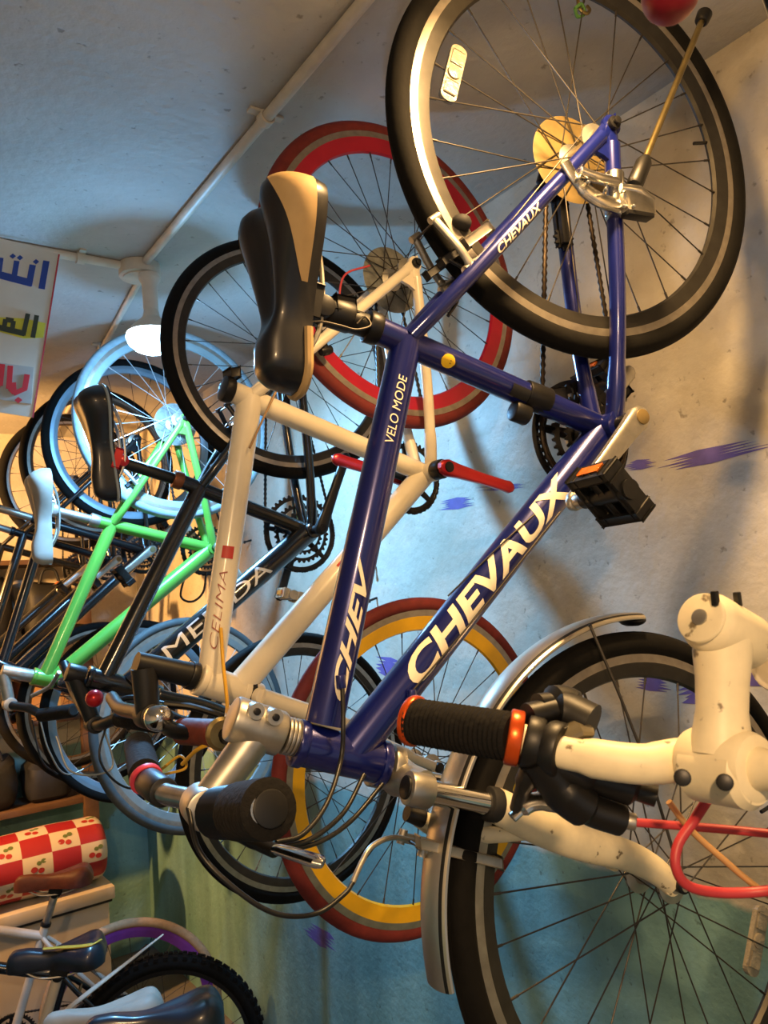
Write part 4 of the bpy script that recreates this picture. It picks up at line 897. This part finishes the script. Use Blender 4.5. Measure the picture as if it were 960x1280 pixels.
for o in bpy.data.objects:
    if o.get('group') == 'x': o['group'] = PARK

def chest():
    X, Y, Z = V(1, 0, 0), V(0, 1, 0), V(0, 0, 1)
    A = lambda x, y, yy: at(x, y, V(0, yy, 0), V(0, -1, 0))
    c = A(143, 1107, 3.95); xr = c.x; zt = c.z; x0 = xr-1.3; dpt = .36
    m = mat('chest_white_enamel', 'c3b6a6', .4, 0, .06, 6, dirt='8b7b68'); t = thing('chest', V(xr-.65, 3.95+dpt/2, 0), 'low white chest with a lid under the red checked roll', 'chest')
    MB().box(V(xr-.65-.01, 3.95+dpt/2+.01, (zt-.055)/2+.02), X*1.28, Y*(dpt-.03), Z*(zt-.095), 0, .008).build('body', m, t)
    MB().box(V(xr-.65, 3.95+dpt/2, zt-.03), X*1.31, Y*dpt, Z*.06, 0, .012).build('lid', m, t)
    MB().box(V(xr-.65, 3.95+.012, zt-.064), X*1.28, Y*.01, Z*.012, 0, .002).build('seal', M_rub, t)
    # checked roll lying on the lid
    r = .15; cy = 3.95+.175; cz = zt+r*1.02; xe = xr-.01
    mt = bpy.data.materials.new('checked_oilcloth'); mt.use_nodes = True; nt = mt.node_tree; b = nt.nodes['Principled BSDF']; L = nt.links; N = nt.nodes.new
    uv = N('ShaderNodeUVMap'); ck = N('ShaderNodeTexChecker'); ck.inputs['Scale'].default_value = 1; ck.inputs['Color1'].default_value = hexc('97202a')+(1,); ck.inputs['Color2'].default_value = hexc('c4b9aa')+(1,)
    L.new(uv.outputs['UV'], ck.inputs['Vector']); L.new(ck.outputs['Color'], b.inputs['Base Color']); b.inputs['Roughness'].default_value = .45
    t2 = thing('cloth_roll', V(xe-.55, cy, zt), 'thick roll of red and white checked cherry oilcloth lying on the white chest', 'cloth roll')
    xs = [xe-1.15+1.15*k/24 for k in range(25)]; rings = []
    def rad(x): e = (xe-x)/.05; return r*(1 if e > 1 else (.72+.28*math.sqrt(max(0, 1-(1-e)**2))))*(1+.018*math.sin(x*17))
    xs = xs[:-1]+[xe-.05, xe-.035, xe-.02, xe-.008, xe]
    xs.sort()
    mb = MB().loft([[V(x, cy+math.cos(q)*rad(x)*1.12, cz+math.sin(q)*rad(x)) for q in [2*PI*k/48 for k in range(48)]] for x in xs])
    o = mb.build('roll', mt, t2); me = o.data; ul = me.uv_layers.new(name='UVMap')
    for p in me.polygons:
        ctr = Vector(p.center)+BASE[o]
        for li in p.loop_indices:
            co = me.vertices[me.loops[li].vertex_index].co+BASE[o]; ang = math.atan2(co.z-cz, -(co.y-cy)/1.12)
            if math.cos(math.atan2(ctr.z-cz, -(ctr.y-cy))) < -.9 and ang < 0: ang += 2*PI
            ul.data[li].uv = ((co.x-xe)/.128+20.02, (ang+2.0)*r*1.06/.098+4.02)
    # printed cherries on the white squares
    ch = mat('cherry_print', 'a02a28', .5, 0, .1, 20); lf = mat('cherry_leaf_print', '5b6a3a', .5, 0, .1, 20)
    for i in range(-9, 0):
        for j in range(0, 40):
            u = 20+i+.5; v = 4+j+.5; ang = (v-4.02)*.098/(r*1.06)-2.0
            if not (-.75 < ang < 1.75): continue
            if (math.floor(u)+math.floor(v)) % 2 == 1: continue
            x = (u-20.02)*.128+xe; nn = V(0, -math.cos(ang), math.sin(ang)); tz = V(0, math.sin(ang), math.cos(ang))
            def pt(dx, dz): a2 = ang+dz/r; return V(x+dx, cy-math.cos(a2)*(rad(x)*1.12+.001), cz+math.sin(a2)*(rad(x)+.001))
            for dx, dz, rr, m2 in ((-.018, -.012, .015, ch), (.012, -.02, .014, ch), (.004, .012, .011, lf), (.024, .018, .012, lf)):
                MB().add([pt(dx+rr*math.cos(q), dz+rr*.85*math.sin(q)) for q in [2*PI*k/12 for k in range(12)]], [list(range(12))]).build('cherry' if m2 is ch else 'leaf', m2, o)
chest()

def shelf_clutter():
    X, Y, Z = V(1, 0, 0), V(0, 1, 0), V(0, 0, 1)
    A = lambda x, y, yy: at(x, y, V(0, yy, 0), V(0, -1, 0))
    wd = mat('raw_timber', '5c4230', .75, 0, .2, 14); ck = mat('cardboard', 'a97f52', .8, 0, .12, 10); bk = mat('black_bag_nylon', '17181b', .6, 0, .3, 18, bump=.4)
    z0 = A(40, 1010, 4.33).z; xr = A(118, 980, 4.33).x
    sh = thing('shelf', V(xr-.7, 4.49, 0), 'timber shelf on brown posts at the end wall behind the parked bicycles', 'shelf')
    MB().box(V(xr-.75, 4.49, z0-.015), X*1.7, Y*.30, Z*.03, 0, .003).build('board', wd, sh)
    for x in (xr-.02, xr-1.52): MB().box(V(x, 4.335, (z0+1.32)/2), X*.07, Y*.05, Z*(z0+1.32), 0, .004).build('post', wd, sh)
    MB().box(V(xr-.75, 4.49, z0+.41), X*1.7, Y*.30, Z*.025, 0, .003).build('board', wd, sh)
    for zz in (.82, 1.24): MB().box(V(xr-.75, 4.49, z0+zz), X*1.7, Y*.30, Z*.025, 0, .003).build('board', wd, sh)
    def bag(x, y, w, d, h, label, z0=z0):
        mb = MB(); rings = []
        for k in range(9):
            t = k/8; s = (math.sin(PI*min(1, t*1.0+.0))*.0+1)*(.9+.1*math.sin(PI*t)) * (1 if 0 < k < 8 else .8)
            rings.append([V(x+math.copysign(abs(math.cos(q))**.55, math.cos(q))*w/2*s*(1+.04*math.sin(5*q+k)), y+math.copysign(abs(math.sin(q))**.55, math.sin(q))*d/2*s, z0+h*t*(1+.05*math.cos(q*2))) for q in [2*PI*i/32 for i in range(32)]])
        t = thing('bag', V(x, y, z0), label, 'bag'); mb.loft(rings).build('body', bk, t)
        MB().tube(curve_pts([V(x-w*.2, y-d*.3, z0+h*.98), V(x-w*.1, y-d*.3, z0+h*1.22), V(x+w*.1, y-d*.3, z0+h*1.22), V(x+w*.2, y-d*.3, z0+h*.98)], 6), .008, 8).build('handle', bk, t)
    bag(xr-.20, 4.49, .24, .24, .2, 'black nylon bag on the shelf nearest the brown post')
    bag(xr-.47, 4.49, .24, .24, .25, 'bulging black nylon bag second from the brown post')
    bag(xr-.76, 4.49, .26, .24, .22, 'black nylon bag at the left edge of the picture on the shelf')
    def carton(x, z, w, d, h, label, rot=0):
        t = thing('carton', V(x, 4.49, z), label, 'box'); c, s = math.cos(rot), math.sin(rot); a = V(c, s, 0); b = V(-s, c, 0)
        MB().box(V(x, 4.49, z+h/2), a*w, b*d, Z*h, 0, .003).build('body', ck, t)
        for sg in (-1, 1): MB().box(V(x, 4.49, z+h+.002)+b*sg*d*.3+Z*.012, a*w*.98, b*d*.42+Z*.02*sg, Z*.003).build('flap', ck, t)
        MB().box(V(x, 4.49, z+h*.5)-b*(d*.5+.0006), a*.05, b*.001, Z*h*.98).build('tape', mat('packing_tape', 'b89a62', .3, 0, .05, 10), t)
    zt = z0+.4225
    carton(xr-.18, zt, .30, .24, .2, 'brown cardboard box on the top board beside the right wall', .1)
    carton(xr-.52, zt, .26, .24, .28, 'taller brown cardboard box in the middle of the top board', -.08)
    carton(xr-.86, zt, .30, .24, .18, 'low brown cardboard box at the left end of the top board', .05)
    z3 = z0+.8325; z4 = z0+1.2525
    bag(xr-.17, 4.49, .26, .24, .30, 'slumped black nylon bag on the third board beside the brown post', z3)
    bag(xr-.50, 4.49, .30, .24, .33, 'wide black nylon bag in the middle of the third board', z3)
    bag(xr-.86, 4.49, .30, .24, .28, 'black nylon bag on the third board at the left edge', z3)
    # clear plastic stick and black pump standing among the parked bikes
    cl = mat('clear_plastic_stick', 'b9b6aa', .25, 0, .1, 20)
    a = A(118, 1235, 2.7); b = A(204, 1168, 2.75)
    a = V(a.x, a.y, a.z)
    st = MB().tube([a-(b-a)*1.6, a, b], [.012, .011, .004], 12, 0, True, .5).build('mudguard_blade', cl); tag(st, 'pale pointed plastic mudguard blade sticking up beside the striped saddle', 'mudguard')
    a = A(130, 1232, 3.12); b = A(186, 1183, 3.12); d = (b-a).normalized()
    p = thing('hand_pump', a-d*.2, 'black hand pump slanting in front of the purple rim', 'pump'); MB().cyl(a-d*.2, b-d*.03, .007, 14).build('barrel', M_bplas, p); MB().cyl(b-d*.035, b, .013, 16, 0, .003).build('handle', M_bplas, p)
shelf_clutter()

def nails():
    P = V(WALLX, 0, 0); n = V(-1, 0, 0); m = mat('rusty_nail', '3a3430', .7, .4, .3, 60)
    for x, y, lb in ((314, 675, 'rusty nail in the wall between the black chainring and the lime green frame'), (470, 709, 'upper rusty nail in the wall beside the blue top tube'), (471, 747, 'lower rusty nail in the wall beside the blue top tube')):
        q = at(x, y, P, n); o = MB().cyl(q+V(.002, 0, 0), q+V(-.03, 0, -.008), .004, 10); o.sphere(q+V(-.032, 0, -.009), .008, 0, 10, (.5, 1, 1))
        tag(o.build('nail', m), lb, 'nail', 'nails in the wall')
nails()
